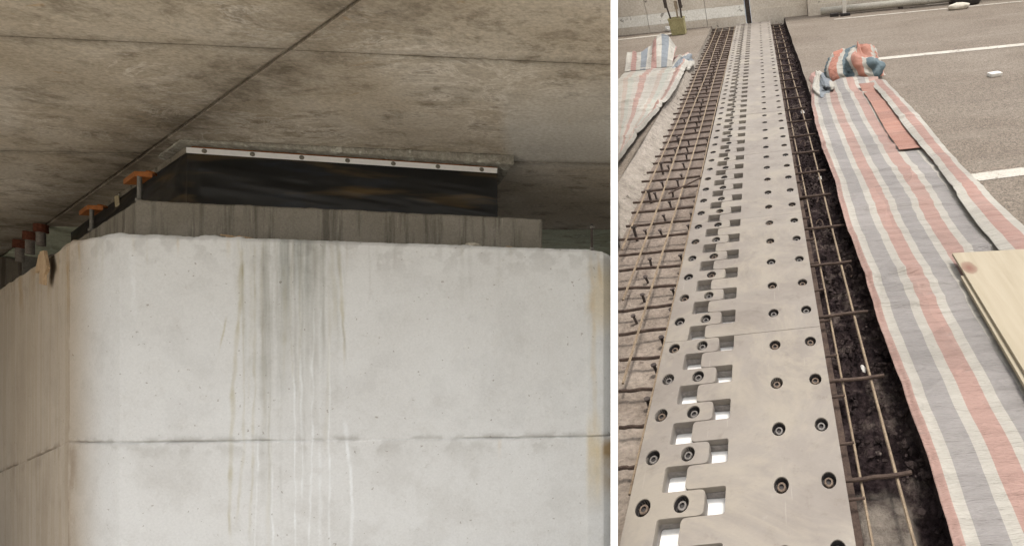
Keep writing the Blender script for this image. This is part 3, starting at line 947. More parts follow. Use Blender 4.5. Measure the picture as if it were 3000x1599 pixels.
def skirt_face(name, a, d, nn, L, seed, step):
    ns = int(L / step); nz = 46
    S, Z = np.meshgrid(np.linspace(0, L, ns), np.linspace(-0.002, ZS - ZP, nz))
    zz = Z / (ZS - ZP)
    amp = np.sin(np.clip(zz / 0.89, 0, 1) * math.pi) ** 0.8 * sstep(0, 0.12, S) * sstep(L, L - 0.12, S)
    D = 0.075 * amp * (fbm(S * 1.1, Z * 7 + S * 0.8, seed, 3) - 0.45) + 0.02 * amp
    X = a.x + d.x * S + nn.x * D; Y = a.y + d.y * S + nn.y * D
    me = grid(name, X - og[0], Y - og[1], Z)
    link(name, me, MT['rubber'], bear)


kb = Vector((k0.x, k0.y))
skirt_face('skirt', kb, fd, fn, fl, 201, 0.02)
skirt_face('skirt', kb, ld, ln, ll, 207, 0.02)
# right return of the skirt
re_ = Vector((-0.70, 0.75)).normalized()
skirt_face('skirt', Vector((k1.x, k1.y)), re_, Vector((re_.y, -re_.x)), 1.2, 211, 0.03)
mb = MB()
mb.prism([(p[0] - og[0], p[1] - og[1]) for p in [(k0.x + 0.02, k0.y + 0.014), (k1.x - 0.01, k1.y + 0.014), (k1.x - 1.1, k1.y + 1.1), (k2.x + 1.0, k2.y + 1.0), (k2.x, k2.y)]][::1], ZS - ZP + 0.010, ZB - ZP - 0.003)
mb.build('top_plate', MT['orange'], bear)


def strip(a, d, nn, L, zc, hh, screws, m='strip'):
    rot = Matrix.Rotation(math.atan2(d.y, d.x), 4, 'Z')
    c = a + d * (L / 2) + nn * 0.005
    sp = MB().box((c.x - og[0], c.y - og[1], zc), (L, 0.006, hh), 0.0012, rot).build('clamp_strip', MT[m], bear)
    up = Matrix(((d.x, 0, nn.x, 0), (d.y, 0, nn.y, 0), (0, 1, 0, 0), (0, 0, 0, 1)))
    for s_ in screws:
        p = a + d * s_ + nn * 0.008
        mw = T(p.x - og[0], p.y - og[1], zc) @ up
        link('screw', screw_me, None, sp, mw)


mb = MB(); mb.lathe([(0.0175, 0.0), (0.0175, 0.003), (0.012, 0.004), (0.012, 0.008), (0.009, 0.011), (0.005, 0.0115), (0.004, 0.008), (0.0, 0.008)], seg=14)
screw_me = mb.mesh('screw'); screw_me.materials.append(MT['screw'])
SH = 0.043
scr = []
for x in (602.5, 743, 887, 1021, 1154.7, 1285, 1413):
    r = ray(x, 470)                           # where the sight line crosses the skirt plane
    t = (kb.x * fn.x + kb.y * fn.y) / (r.x * fn.x + r.y * fn.y)
    scr.append((Vector((r.x * t, r.y * t)) - kb).dot(fd))
strip(kb, fd, fn, fl, ZS - ZP - SH / 2, SH, scr)
strip(kb, ld, ln, ll, ZS - ZP - SH / 2, SH, [0.35 + 0.36 * i for i in range(9)], 'strip_dull')

# ---- orange packers on steel studs beside the bearing
lrot = Matrix.Rotation(math.atan2(-AD.y, -AD.x), 4, 'Z')


def clamp(px_, ybase, label, back):
    b = pz(px_, ybase, ZP)
    b = Vector((b.x * 1.013, b.y * 1.013, b.z))
    root = empty('jacking_clamp', T(b.x, b.y, ZP + CZ))
    tag(root, label, 'clamp', 'orange clamps along the bearing')
    mb = MB(); mb.tube([(0, 0, 0), (0, 0, 0.19)], 0.012, 12)
    mb.build('stud', MT['steel'], root, smooth=False)
    MB().lathe([(0.0, 0), (0.021, 0), (0.021, 0.022), (0.0, 0.022)], (0, 0, 0.0), 6).build('nut', MT['steel'], root)
    # angle bracket: front arm and arm running back along the bearing
    fw, bw, th, hh = 0.115, 0.30, 0.012, 0.05
    f3 = Vector((fd.x, fd.y)); a3 = AD
    p0 = Vector((-0.022, -0.012))
    poly = [p0, p0 + f3 * fw, p0 + f3 * fw + a3 * bw, p0 + a3 * bw]
    mb = MB(); mb.prism([(p.x, p.y) for p in poly], 0.188, 0.188 + hh * 0.8, 0.003)
    mb.build('packer', MT['orange'], root)
    MB().lathe([(0.0, 0), (0.026, 0), (0.026, 0.02), (0.0, 0.02)], (0.02, 0.05, 0.188 + hh * 0.8 + 0.001), 6).build('top_nut', MT['orange'], root)


clamp(409, 584, 'orange packer on a steel stud nearest the skirt corner', 0.2)
clamp(269, 671, 'orange packer on a steel stud farther back along the bearing', 0.2)

# tape on the side strip
tp = py_(343, 590, 4.55)
o = MB().box((0, 0, 0), (0.14, 0.003, 0.10), 0, lrot @ Matrix.Rotation(0.12, 4, 'Y')).build('tape_tag', MT['tape'], None, T(*tp) @ Matrix.Rotation(0.08, 4, 'X'))
tag(o, 'curled yellowish paper tag stuck beside the bearing strip', 'tape')

# ---- anchor sleeves hanging under the deck at the far left
for (x, y0, y1, lab) in ((120, 659, 720, 'rust-capped anchor sleeve under the deck, rightmost of three at far left'), (88, 681, 745, 'rust-capped anchor sleeve under the deck, middle one of three at far left'), (58, 705, 768, 'rust-capped anchor sleeve under the deck, leftmost of three at far left')):
    p = psof(x, y0); top = zsof(p.x); bot = (PY - y1) / F * p.y + CZ
    hgt = top - bot
    root = empty('anchor_sleeve', T(p.x, p.y, bot))
    tag(root, lab, 'anchor', 'anchor sleeves at the far end of the bearing')
    mb = MB(); mb.lathe([(0.0, 0), (0.028, 0), (0.031, 0.01), (0.030, hgt * 0.64), (0.0, hgt * 0.64)], seg=18)
    mb.build('sleeve', MT['sleeve'], root, smooth=False)
    mb = MB(); mb.lathe([(0.0, hgt * 0.64), (0.046, hgt * 0.64), (0.048, hgt * 0.67), (0.046, hgt + 0.004), (0.0, hgt + 0.004)], seg=12)
    mb.build('nut_cap', MT['rustcap'], root)
# the small block bearing behind the sleeves
p = py_(134, 745, 5.75)
root = empty('steel_bracket', T(p.x, p.y, ZT + CZ))
tag(root, 'grey steel block and upright behind the anchor sleeves', 'bracket')
MB().box((0.02, 0.15, 0.34), (0.30, 0.25, 0.68), 0.01, lrot).build('block', MT['sleeve'], root)
MB().box((-0.22, 0.02, 0.33), (0.05, 0.10, 0.66), 0.004, lrot).build('upright', MT['steel'], root)

# ---- threaded rod at the right end of the pier
p = py_(1734, 727, 3.60)
root = empty('threaded_rod', T(p.x, p.y, ZT + CZ))
tag(root, 'short dark threaded rod with nuts standing on the pier edge', 'rod')
hR = (PY - 662) / F * 3.60 - ZT
MB().tube([(0, 0, 0), (0, 0, hR + 0.012)], 0.0085, 10).build('shaft', MT['stud'], root)
for z in (0.012, hR - 0.02):
    MB().lathe([(0.0, 0), (0.019, 0), (0.019, 0.016), (0.0, 0.016)], (0, 0, z), 6).build('nut', MT['steel'], root)

# ---- scraps on the pier
def left_face(x, y):                    # sight line meets the left face of the pier
    a = Vector(plan[1]); nl = Vector((-AD.y, AD.x)); r = ray(x, y)
    t = (a.x * nl.x + a.y * nl.y) / (r.x * nl.x + r.y * nl.y)
    return r * t


c0 = left_face(150, 790)
root = empty('wood_scrap', T(c0.x - 0.012, c0.y - 0.016, c0.z + CZ))
tag(root, 'broken brown plywood strips hanging on the left face of the pier', 'wood')


def face_piece(pts, off):
    vs = []
    for x, y in pts:
        q = left_face(x, y) - c0
        vs.append(q)
    mb = MB()
    nl = Vector((-AD.y, AD.x, 0));
    if nl.y > 0: nl = -nl
    lo = [mb.bm.verts.new(q + nl * off) for q in vs]; hi = [mb.bm.verts.new(q + nl * (off + 0.014)) for q in vs]
    mb.bm.faces.new(lo); mb.bm.faces.new(list(reversed(hi)))
    for i in range(len(vs)):
        j = (i + 1) % len(vs); mb.bm.faces.new((lo[i], hi[i], hi[j], lo[j]))
    return mb


face_piece([(148, 742), (160, 738), (170, 788), (166, 798), (160, 808), (159, 838), (146, 834), (148, 790)], 0.010).build('strip', MT['wood'], root)
face_piece([(136, 750), (148, 744), (146, 792), (126, 802)], 0.0).build('strip', MT['wood'], root)

def on_rim(px_, inset):
    i = int(np.argmin(np.abs(PX + F * path[:, 0] / path[:, 1] - px_)))
    q = path[i] - nrm[i] * inset
    return q


q = on_rim(672, 0.05)
root = empty('twig_litter', T(q[0], q[1], ZT + CZ))
tag(root, 'small heap of brown twigs lying on the pier rim', 'twigs')
for i in range(9):
    a = random.uniform(-0.3, 0.3); x0 = random.uniform(-0.12, 0.05); L = random.uniform(0.06, 0.16); z = 0.008 + 0.02 * random.random()
    MB().tube([(x0, random.uniform(-.02, .03), z), (x0 + L, L * a, max(0.004, z - 0.012))], random.uniform(0.003, 0.007), 5).build('twig', MT['wood'], root)
for (px_, d, lab) in ((1372, (0.10, 0.07, 0.035), 'larger buff stone chip on the pier rim under the plinth'), (1481, (0.05, 0.05, 0.018), 'small brown chip on the pier rim to the right of the larger one')):
    q = on_rim(px_, 0.06)
    o = MB().lump((0, 0, d[2] * 0.35), d, px_, 2, 0.2).build('stone_chip', MT['sack'] if px_ < 1400 else MT['wood'], None, T(q[0], q[1], ZT + CZ))
    tag(o, lab, 'stone', 'chips on the pier rim')

# ================================================================== PLACE TWO: joint across the carriageway
# ---- roadway slabs
def road_prism(poly, w0, w1, name, m, bev=0.0):
    o = MB().prism(poly, w0, w1, bev).build(name, m, None, ROAD.copy())
    return o


VN, VF = -0.5, 16.9


def edge_poly(v0, v1, base, amp, seed, step=0.05, drift=None):
    vs = np.arange(v0, v1 + step / 2, step)
    e = base + amp * (fbm(vs * 1.3, 0 * vs, seed, 5) - 0.5) * 2
    if drift is not None: e = e + drift(vs)
    return [(float(a), float(b)) for a, b in zip(e, vs)]


left_top = edge_poly(2.0, VF, -1.415, 0.010, 301, drift=lambda v: -0.19 * np.clip((13 - v) / 7.0, 0, 1))
# roadway left: ragged cut edge on its right
pl_ = left_top + [(bleft(VF), VF)] + [(bleft(2.0), 2.0)]
if bleft(2.0) > left_top[0][0]:
    k = next(i for i, (u, v) in enumerate(left_top) if bleft(v) < u)
    pl_ = left_top[k:] + [(bleft(VF), VF), (bleft(left_top[k][1]), left_top[k][1])]
mb = MB(); mb.prism(pl_, -0.02, 0.0)
bmesh.ops.triangulate(mb.bm, faces=[f for f in mb.bm.faces if len(f.verts) > 4])
o = mb.build('road', MT['asphalt'], None, ROAD.copy()); tag(o, 'grey asphalt roadway left of the joint', kind='structure')
right_top = edge_poly(VN, VF, 0.525, 0.016, 305)
mb = MB(); mb.prism([(u, v) for u, v in reversed(right_top)] + [(14, VN), (14, VF)], -0.012, 0.0)
bmesh.ops.triangulate(mb.bm, faces=[f for f in mb.bm.faces if len(f.verts) > 4])
o = mb.build('road', MT['asphalt'], None, ROAD.copy()); tag(o, 'grey asphalt roadway right of the joint', kind='structure')

# cut faces of the pit (sloping broken concrete on the left, dark layered asphalt on the right)
PW = -0.125


def cut_face(edge, toe, depth, seed, amp, name, m, lab):
    E = np.array(edge); nz = 14
    Vv = np.repeat(E[None, :, 1], nz, 0); t = np.repeat(np.linspace(0, 1, nz)[:, None], len(E), 1)
    tu = toe(E[:, 1])
    Uu = E[None, :, 0] * (1 - t) + tu[None, :] * t
    Wd = depth * t - 0.002
    nz_ = amp * (fbm(Vv * 9, t * 3, seed, 4) - 0.5) * 2 * np.sin(math.pi * np.clip(t, 0, 1)) ** 0.5 + 0.5 * amp * (fbm(Vv * 26, t * 9, seed + 3) - 0.5)
    Uu = Uu + nz_; Wd = Wd + 0.3 * nz_
    Uu = np.maximum(Uu, np.where(Wd > -0.06, bleft(Vv), bbar(Vv)) + 0.004)
    me = grid(name, Uu, Vv, Wd)
    o = link(name, me, m, None, ROAD.copy()); tag(o, lab, kind='structure'); return o


cut_face(edge_poly(3.85, VF, -1.415, 0.010, 301, 0.03, lambda v: -0.19 * np.clip((13 - v) / 7.0, 0, 1)), lambda v: -1.405 + 0.012 * (fbm(v * 3, 0 * v, 303) - .5), PW, 311, 0.012, 'pit_side', MT['cut'], 'broken concrete side of the left trench')
cut_face(edge_poly(VN, VF, 0.525, 0.016, 305, 0.03), lambda v: 0.50 + 0.05 * (fbm(v * 3, 0 * v, 307) - .5), -0.17, 313, 0.03, 'pit_side', MT['soil'], 'dark crumbling side of the right trench')

# trench floors
tg, vg = np.meshgrid(np.linspace(0, 1, 90), np.arange(0.8, VF, 0.03))
lg = np.maximum(-1.75, bpit(vg)); ug = lg + (-0.72 - lg) * tg
wg = PW + 0.018 * (fbm(ug * 3, vg * 3, 321) - 0.5) + 0.010 * (fbm(ug * 14, vg * 14, 322) - 0.5)
pitL = link('pit_floor', grid('pit_floor', ug, vg, wg), MT['bed'], None, ROAD.copy())
tag(pitL, 'light concrete floor of the left trench', kind='structure')
ug, vg = np.meshgrid(np.linspace(0.10, 0.75, 80), np.arange(VN, VF, 0.018))
wg = -0.165 + 0.05 * (fbm(ug * 4, vg * 4, 331) - 0.5) + 0.085 * (fbm(ug * 16, vg * 13, 332) - 0.5) + 0.10 * sstep(0.36, 0.6, ug) * (fbm(ug * 8, vg * 6, 335))
clean = sstep(1.22, 1.08, vg + 0.25 * (fbm(ug * 6, vg * 6, 336) - .5)) * sstep(0.42, 0.36, ug)
wg = wg * (1 - clean) - 0.16 * clean
me = grid('pit_floor', ug, vg, wg)


def mat_pitright():
    a = NT('trench_rubble'); p = a.position()
    big = a.noise(p, 6, 6, 0.7); fin = a.noise(p, 40, 5, 0.75)
    col = a.ramp(big, [(0.34, (0.012, 0.008, 0.009)), (0.52, (0.042, 0.030, 0.030)), (0.66, (0.13, 0.105, 0.09))])
    col = a.mix(0.7, col, a.ramp(fin, [(0.35, 0.1), (0.65, 0.85)]), 'OVERLAY')
    cl = a.n('ShaderNodeVertexColor', layer_name='clean').outputs['Color']
    con = a.ramp(a.noise(p, 9, 6, 0.75), [(0.34, (0.10, 0.08, 0.07)), (0.5, (0.22, 0.19, 0.16)), (0.7, (0.29, 0.25, 0.21))])
    col = a.mix(cl, col, con)
    return a.out(col, 0.9, 0, a.bump(fin, 1.0, 0.03), 0.05)


vcol(me, 'clean', np.repeat(clean.reshape(-1, 1), 3, 1))
pitR = link('pit_floor', me, mat_pitright(), None, ROAD.copy())
tag(pitR, 'dark rubble floor of the right trench', kind='structure')
o = MB().prism([(1.6, VN), (1.6, VF), (-1.4, VF), (-1.4, 4.6), (-0.75, 1.6), (-0.75, VN)], -0.7, -0.2).build('road_base', MT['bed'], None, ROAD.copy()); tag(o, 'concrete deck below the trenches', kind='structure')
# road body under the two carriageway sheets
mb = MB(); mb.prism([(0.80, VN), (14, VN), (14, VF + 1), (0.80, VF + 1)], -0.7, -0.014); o = mb.build('road_base', MT['soil'], None, ROAD.copy()); tag(o, 'road body right of the joint', kind='structure')
kk = [(-1.66, VF + 1), (bleft(VF + 1), VF + 1), (-1.66, 5.25)]
mb = MB(); mb.prism(kk, -0.7, -0.022); o = mb.build('road_base', MT['soil'], None, ROAD.copy()); tag(o, 'road body left of the joint', kind='structure')

# loose rubble in the right trench: nobody could count it
mb = MB()
for i in range(1300):
    v = random.uniform(0.9, 16) if i % 2 else random.uniform(1.2, 6); u = random.uniform(0.2, 0.53)
    if v < 1.35 and u < 0.40: continue
    d = random.uniform(0.008, 0.032) * (1.4 if u > 0.42 else 1)
    mb.lump((u, v, -0.15 + 0.05 * max(0, (u - 0.3) / 0.2) + random.uniform(0, 0.02)), (d, d * random.uniform(.7, 1.6), d * .8), i, 1, 0.5)
o = mb.build('rubble', MT['soil'], None, ROAD.copy()); tag(o, 'dark broken asphalt rubble in the right trench', 'rubble', kind='stuff')

# ---- painted lines (thin sheets)
def paint(u0, u1, v0, v1, skew, label, seed):
    us = np.arange(u0, u1, 0.06); a = []; b = []
    for i, u in enumerate(us):
        a.append((u, v0 + skew * (u - u0) + 0.006 * (vnoise(u * 5, 0.0, seed) - .5))); b.append((u, v1 + skew * (u - u0) + 0.006 * (vnoise(u * 5, 3.0, seed) - .5)))
    vs = [(x, y, 0.004) for x, y in a] + [(x, y, 0.004) for x, y in b]; n_ = len(us)
    fs = [(i, i + 1, n_ + i + 1, n_ + i) for i in range(n_ - 1)]
    o = link('road_marking', newmesh('road_marking', vs, fs), MT['paint'], None, ROAD.copy())
    tag(o, label, 'road marking')


paint(1.0, 13, 9.62, 9.82, -0.03, 'narrow white lane line crossing the road beyond the bunched sheet', 1)
paint(1.2, 9, 4.10, 4.27, 0.06, 'broad white lane line nearest the camera on the right', 2)
paint(1.7, 13, 15.02, 15.14, -0.2 / 1.6 * 0.5, 'thin white edge line along the right barrier', 3)
paint(bleft(15.5) + 0.01, -2.25, 15.40, 15.58, 0.06, 'white edge line in front of the yellow bucket', 4)

# ---- comb expansion joint
S0 = 2.2785; PT = 0.26583; LP = PT * 6


def fillet(pts, rad, seg=5):
    out = []; n_ = len(pts)
    for i in range(n_):
        p0, p1, p2 = Vector(pts[i - 1]), Vector(pts[i]), Vector(pts[(i + 1) % n_])
        r = rad[i]
        if r <= 0: out.append(p1); continue
        a = (p0 - p1); b = (p2 - p1)
        r = min(r, a.length * 0.45, b.length * 0.45)
        a.normalize(); b.normalize()
        A, B = p1 + a * r, p1 + b * r
        for k in range(seg + 1):
            t = k / seg; out.append(A * (1 - t) ** 2 + p1 * 2 * t * (1 - t) + B * t * t)
    return out


def left_outline(nt, e=0.0):
    pts = [(-0.768 + e, -0.0012 - e)]; rad = [0]
    for k in range(nt):
        q = k * PT
        r = 0.026
        pts += [(-0.452 - e, -q - 0.0012 - e), (-0.452 - e, -q - 0.129 + e), (-0.637 - e, -q - 0.129 + e), (-0.637 - e, -q - PT - e if k < nt - 1 else -q - PT + 0.0012)]
        rad += [r, r, 0.014, 0.014 if k < nt - 1 else 0]
    pts.append((-0.768 + e, -nt * PT + 0.0012)); rad.append(0)
    return pts, rad


def right_outline(nt, e=0.0):
    pts = [(0.132 - e, -0.0012)]; rad = [0]
    for k in range(nt):
        q = k * PT
        pts += [(-0.366 + e, -q - (0.0012 if k == 0 else -0.004) - (0 if k == 0 else e)), (-0.366 + e, -q - 0.133 - e), (-0.540 + e, -q - 0.133 - e), (-0.540 + e, -q - PT + 0.004 + e)]
        rad += [0.014 if k else 0, 0.014, 0.026, 0.026]
    pts += [(0.132 - e, -nt * PT + 0.004 + e)]; rad += [0]
    return pts, rad


HR, HV = 0.0315, 0.0435


def plate_mesh(name, outline, holes, z0, z1, bevel=0.0016):
    cu = bpy.data.curves.new(name, 'CURVE'); cu.dimensions = '2D'; cu.fill_mode = 'BOTH'
    cu.extrude = (z1 - z0) / 2 - bevel; cu.bevel_depth = bevel; cu.bevel_resolution = 1; cu.offset = -bevel

    def spl(pts):
        sp = cu.splines.new('POLY'); sp.points.add(len(pts) - 1); sp.use_cyclic_u = True
        for pt, p in zip(sp.points, pts): pt.co = (p[0], p[1], 0, 1)
    spl(fillet(*outline))
    for (u, v) in holes:
        spl([(u + HR * math.cos(2 * math.pi * k / 20), v + HV * math.sin(2 * math.pi * k / 20)) for k in range(20)])
    ob = bpy.data.objects.new(name, cu); C.objects.link(ob)
    dgp = bpy.context.evaluated_depsgraph_get()
    me = bpy.data.meshes.new_from_object(ob.evaluated_get(dgp))
    bpy.data.objects.remove(ob); bpy.data.curves.remove(cu)
    me.name = name
    for v in me.vertices: v.co.z += (z0 + z1) / 2
    me.update()
    return me


def lholes(nt): return [(u, -k * PT - 0.0645) for k in range(nt) for u in (-0.705, -0.547)]
def rholes(nb): return [(u, -0.13 - k * LP / 5) for k in range(nb) for u in (-0.134, 0.064)]


lm6 = plate_mesh('comb_plate', left_outline(6), lholes(6), -0.040, 0.0)
rm6 = plate_mesh('comb_plate', right_outline(6), rholes(5), -0.040, 0.0)
lu6 = plate_mesh('under_plate', left_outline(6, 0.004), [], -0.084, -0.043, 0.0005)
ru6 = plate_mesh('under_plate', right_outline(6, 0.004), [], -0.084, -0.043, 0.0005)
lm4 = plate_mesh('comb_plate', left_outline(4), lholes(4), -0.040, 0.0)
rm4 = plate_mesh('comb_plate', right_outline(4), rholes(3), -0.040, 0.0)
lu4 = plate_mesh('under_plate', left_outline(4, 0.004), [], -0.084, -0.043, 0.0005)
ru4 = plate_mesh('under_plate', right_outline(4, 0.004), [], -0.084, -0.043, 0.0005)
for me in (lm6, rm6, lm4, rm4): me.materials.clear(); me.materials.append(MT['plate'])
for me in (lu6, ru6, lu4, ru4): me.materials.clear(); me.materials.append(MT['under'])
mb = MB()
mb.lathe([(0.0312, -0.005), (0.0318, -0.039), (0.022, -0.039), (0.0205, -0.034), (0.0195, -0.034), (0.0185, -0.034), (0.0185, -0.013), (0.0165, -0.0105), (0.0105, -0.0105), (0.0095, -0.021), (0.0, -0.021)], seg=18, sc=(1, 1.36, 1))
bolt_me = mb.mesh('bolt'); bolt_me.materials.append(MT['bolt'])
bolt_me.materials.append(MT['hole_shade'])
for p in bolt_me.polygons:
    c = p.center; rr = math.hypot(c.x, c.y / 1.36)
    if rr > 0.019 or (rr < 0.0102 and c.z < -0.011): p.material_index = 1  # hole lining and socket take the painted shade

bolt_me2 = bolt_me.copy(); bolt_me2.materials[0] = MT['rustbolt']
joint = empty('expansion_joint', ROAD.copy())
tag(joint, 'grey steel comb expansion joint with interlocking bolted finger plates', 'expansion joint')
nb_ = 0
for j in range(-1, 10):
    s_ = S0 + j * LP
    full = j < 9
    if full:
        sets = ((lm6, lu6, lholes(6)), (rm6, ru6, rholes(5)))
    else:
        s_ = S0 + 8 * LP + 4 * PT
        sets = ((lm4, lu4, lholes(4)), (rm4, ru4, rholes(3)))
    for me, mu, hs in sets:
        dzp = random.uniform(-0.0015, 0.0015)
        pl = link('comb_plate', me, None, joint, T(0, s_, dzp))
        link('under_plate', mu, None, pl, T(0, 0, 0))
        for (u, v) in hs:
            if s_ + v < 0.7: continue
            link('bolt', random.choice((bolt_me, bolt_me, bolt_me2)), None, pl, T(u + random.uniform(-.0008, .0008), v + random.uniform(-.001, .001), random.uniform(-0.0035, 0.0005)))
MB().box((-0.45, 8.2, -0.107), (0.50, 16.6, 0.044)).build('foam_board', MT['foam'], joint)
# steel edge beams below both plates
MB().box((-0.735, 8.2, -0.105), (0.045, 16.6, 0.05)).build('edge_beam', MT['stud'], joint)
MB().box((0.105, 8.2, -0.115), (0.05, 17.4, 0.14)).build('edge_beam', MT['stud'], joint)
MB().box((0.150, 8.2, -0.150), (0.050, 17.4, 0.035), 0.003).build('beam_flange', MT['rebar_dark'], joint)

# ---- reinforcement in the left trench
matL = empty('reinforcement_mat', road(-1.1, 3.4, PW))
tag(matL, 'rusty steel bar grid in the pale trench left of the joint', 'reinforcement')
BW = -0.052 - PW


def wavy(p, q, amp, n_=10, seed=0):
    rr = random.Random(seed); p = Vector(p); q = Vector(q); out = []
    ph = rr.uniform(0, 6); f = rr.uniform(1, 2.4)
    for i in range(n_ + 1):
        t = i / n_; d = p.lerp(q, t)
        d += Vector((amp * math.sin(ph + f * 6.28 * t), amp * math.cos(ph * 2 + f * 6.28 * t), amp * 0.5 * math.sin(ph * 3 + 5 * t)))
        out.append(d)
    return out


v = 1.42; i = 0
while v < 16.1:
    u0 = max(-1.39 + random.uniform(-0.02, 0.03), bbar(v) + 0.01); u1 = -0.745
    sk = random.uniform(-0.012, 0.012)
    MB().tube([(p.x + 1.1, p.y - 3.4, p.z) for p in wavy((u0, v + sk, BW), (u1, v - sk, BW + random.uniform(-.008, .006)), 0.004, 8, i)], 0.0105, 6).build('cross_bar', MT['rebar_dark'], matL)
    v += 0.262 + random.uniform(-0.014, 0.014); i += 1
for (u, v0) in ((-1.295, 3.62), (-1.137, 2.85), (-0.955, 2.0), (-0.795, 1.25)):
    MB().tube([(p.x + 1.1, p.y - 3.4, p.z) for p in wavy((u, v0, BW + 0.017), (u + random.uniform(-.01, .02), 16.2, BW + 0.017), 0.009, 60, int(-u * 100))], 0.0072 if u > -0.9 else 0.008, 6).build('long_bar', MT['rebar_light'], matL)
# diagonal loose bar
MB().tube([(-0.90 + 1.1 - 0.16, 4.66 - 3.4, BW + 0.03), (-0.76 + 1.1, 5.02 - 3.4, BW + 0.03)], 0.007, 6).build('loose_bar', MT['rebar_dark'], matL)

# studs standing on the trench floor
mb = MB(); mb.lathe([(0.0, 0), (0.0105, 0), (0.0105, 0.085), (0.019, 0.087), (0.019, 0.099), (0.0, 0.099)], seg=8)
stud_me = mb.mesh('stud'); stud_me.materials.append(MT['stud'])
rs = random.Random(4)
v = 1.9; i = 0
while v < 15.5:
    for (u, pr) in ((-1.21, 0.5), (-1.05, 0.95), (-0.815, 0.95)):
        if rs.random() < pr and u > bleft(v) + 0.06:
            m = T(u + rs.uniform(-.02, .02), v + rs.uniform(-.03, .03), PW + 0.0) @ Matrix.Rotation(rs.uniform(-.12, .12), 4, 'X') @ Matrix.Rotation(rs.uniform(-.12, .12), 4, 'Y') @ Matrix.Diagonal((0.9, 0.9, rs.uniform(.5, .8), 1))
            link('stud', stud_me, None, pitL, m)
    v += 0.265; i += 1
mb = MB(); mb.tube([(0, 0, 0), (0, 0, 0.15)], 0.014, 7); mb.tube([(-0.02, 0, 0.148), (0.03, 0, 0.152)], 0.012, 6)
dow_me = mb.mesh('dowel'); dow_me.materials.append(MT['stud'])
for v in (3.95, 4.75, 5.52, 6.35, 7.6, 8.6, 9.8, 11.4):
    m = T(-1.262 + 0.10 * (v > 6) + random.uniform(-.01, .01), v, PW) @ Matrix.Rotation(-0.16, 4, 'X') @ Matrix.Diagonal((0.9, 0.9, 0.75, 1))
    link('dowel', dow_me, None, pitL, m)

# ---- reinforcement in the right trench
matR = empty('reinforcement_mat', road(0.3, 1.2, -0.17))
tag(matR, 'steel bar grid in the dark rubble trench right of the joint', 'reinforcement')
zR = -0.05 + 0.17
for i, v in enumerate([1.215, 1.850, 2.445, 3.076, 3.665, 4.308, 4.905, 5.50] + [5.5 + 0.60 * k for k in range(1, 18)]):
    MB().tube([(p.x - 0.3, p.y - 1.2, p.z) for p in wavy((0.10, v, zR), (0.435 + random.uniform(-.015, .02), v + 0.004, zR + 0.002), 0.003, 6, 40 + i)], 0.0105, 8).build('cross_bar', MT['rebar_dark'], matR)
for (u, r) in ((0.200, 0.0065), (0.360, 0.0078)):
    MB().tube([(p.x - 0.3, p.y - 1.2, p.z) for p in wavy((u, VN, zR - 0.018), (u, 16.3, zR - 0.018), 0.007, 60, int(u * 100))], r, 6).build('long_bar', MT['rebar_light'], matR)
# stubs and hooks off the edge beam
for i in range(26):
    v = 1.0 + i * 0.30 * (1 + 0.02 * i)
    if v > 15: break
    MB().tube([(0.12 - 0.3, v - 1.2 + 0.13, zR - 0.02), (0.205 - 0.3, v - 1.2 + 0.13, zR - 0.016)], 0.008, 6).build('stub', MT['rebar_dark'], matR)
for (u, v) in ((0.27, 3.85), (0.28, 4.40), (0.27, 5.10), (0.28, 6.0), (0.40, 3.05), (0.26, 7.2)):
    hk = [(u - 0.3 + 0.03 * math.cos(a) + (0.0), v - 1.2 + 0.05 * math.sin(a), zR - 0.055 + 0.02 * math.sin(a * 1.3)) for a in np.linspace(-1.2, 2.6, 9)]
    MB().tube(hk, 0.006, 6).build('hook', MT['rebar_dark'], matR)

# pale litter in the right trench
for (x, y, du, dv, lab) in ((2527, 1082, 0.020, 0.085, 'white paper shard in the dark trench near the front'), (2402, 525, 0.03, 0.09, 'torn white plastic strip in the dark trench'), (2352, 330, 0.035, 0.22, 'crumpled pale plastic wrap in the far part of the dark trench')):
    p = uvw(x, y, -0.10)
    mb = MB(); k = 7
    vs = [mb.bm.verts.new((du * (0.5 + 0.5 * random.random()) * math.cos(6.28 * i / k), dv * (0.4 + 0.6 * random.random()) * math.sin(6.28 * i / k) * 0.5, 0.02 * random.random())) for i in range(k)]
    c_ = mb.bm.verts.new((0, 0, 0.03))
    for i in range(k): mb.bm.faces.new((vs[i], vs[(i + 1) % k], c_))
    o = mb.build('litter', MT['paper'], None, road(p[0], p[1], -0.10))
    md = o.modifiers.new('thick', 'SOLIDIFY'); md.thickness = 0.002
    tag(o, lab, 'litter')

# ---- striped sheets
def thick(o, t=0.0015):
    md = o.modifiers.new('thick', 'SOLIDIFY'); md.thickness = t; md.offset = 0.0
    return o


def sheet(name, m, parent, org, u0f, u1f, v0, v1, nu, nv, hf, cross_total=None, uscale=None):
    t, vv = np.meshgrid(np.linspace(0, 1, nu), np.linspace(v0, v1, nv))
    a = u0f(vv); b = u1f(vv)
    uu = a + (b - a) * t
    ww = hf(uu, vv, t)
    me = grid(name, uu - org[0], vv - org[1], ww - org[2])
    s_ = t * (uscale if uscale else 1.0)
    if uscale and uscale > 0.8:
        s_ = s_ + 0.045 * (fbm(vv * 0.7, t * 1.5, 901, 2) - 0.5) * np.sin(math.pi * t) + 0.014 * (np.floor(fbm(vv * 1.3, t * 0.4, 903, 2) * 9) / 9 - 0.5) * np.sin(math.pi * t)
    uvmap(me, s_, vv)
    return thick(link(name, me, m, parent))


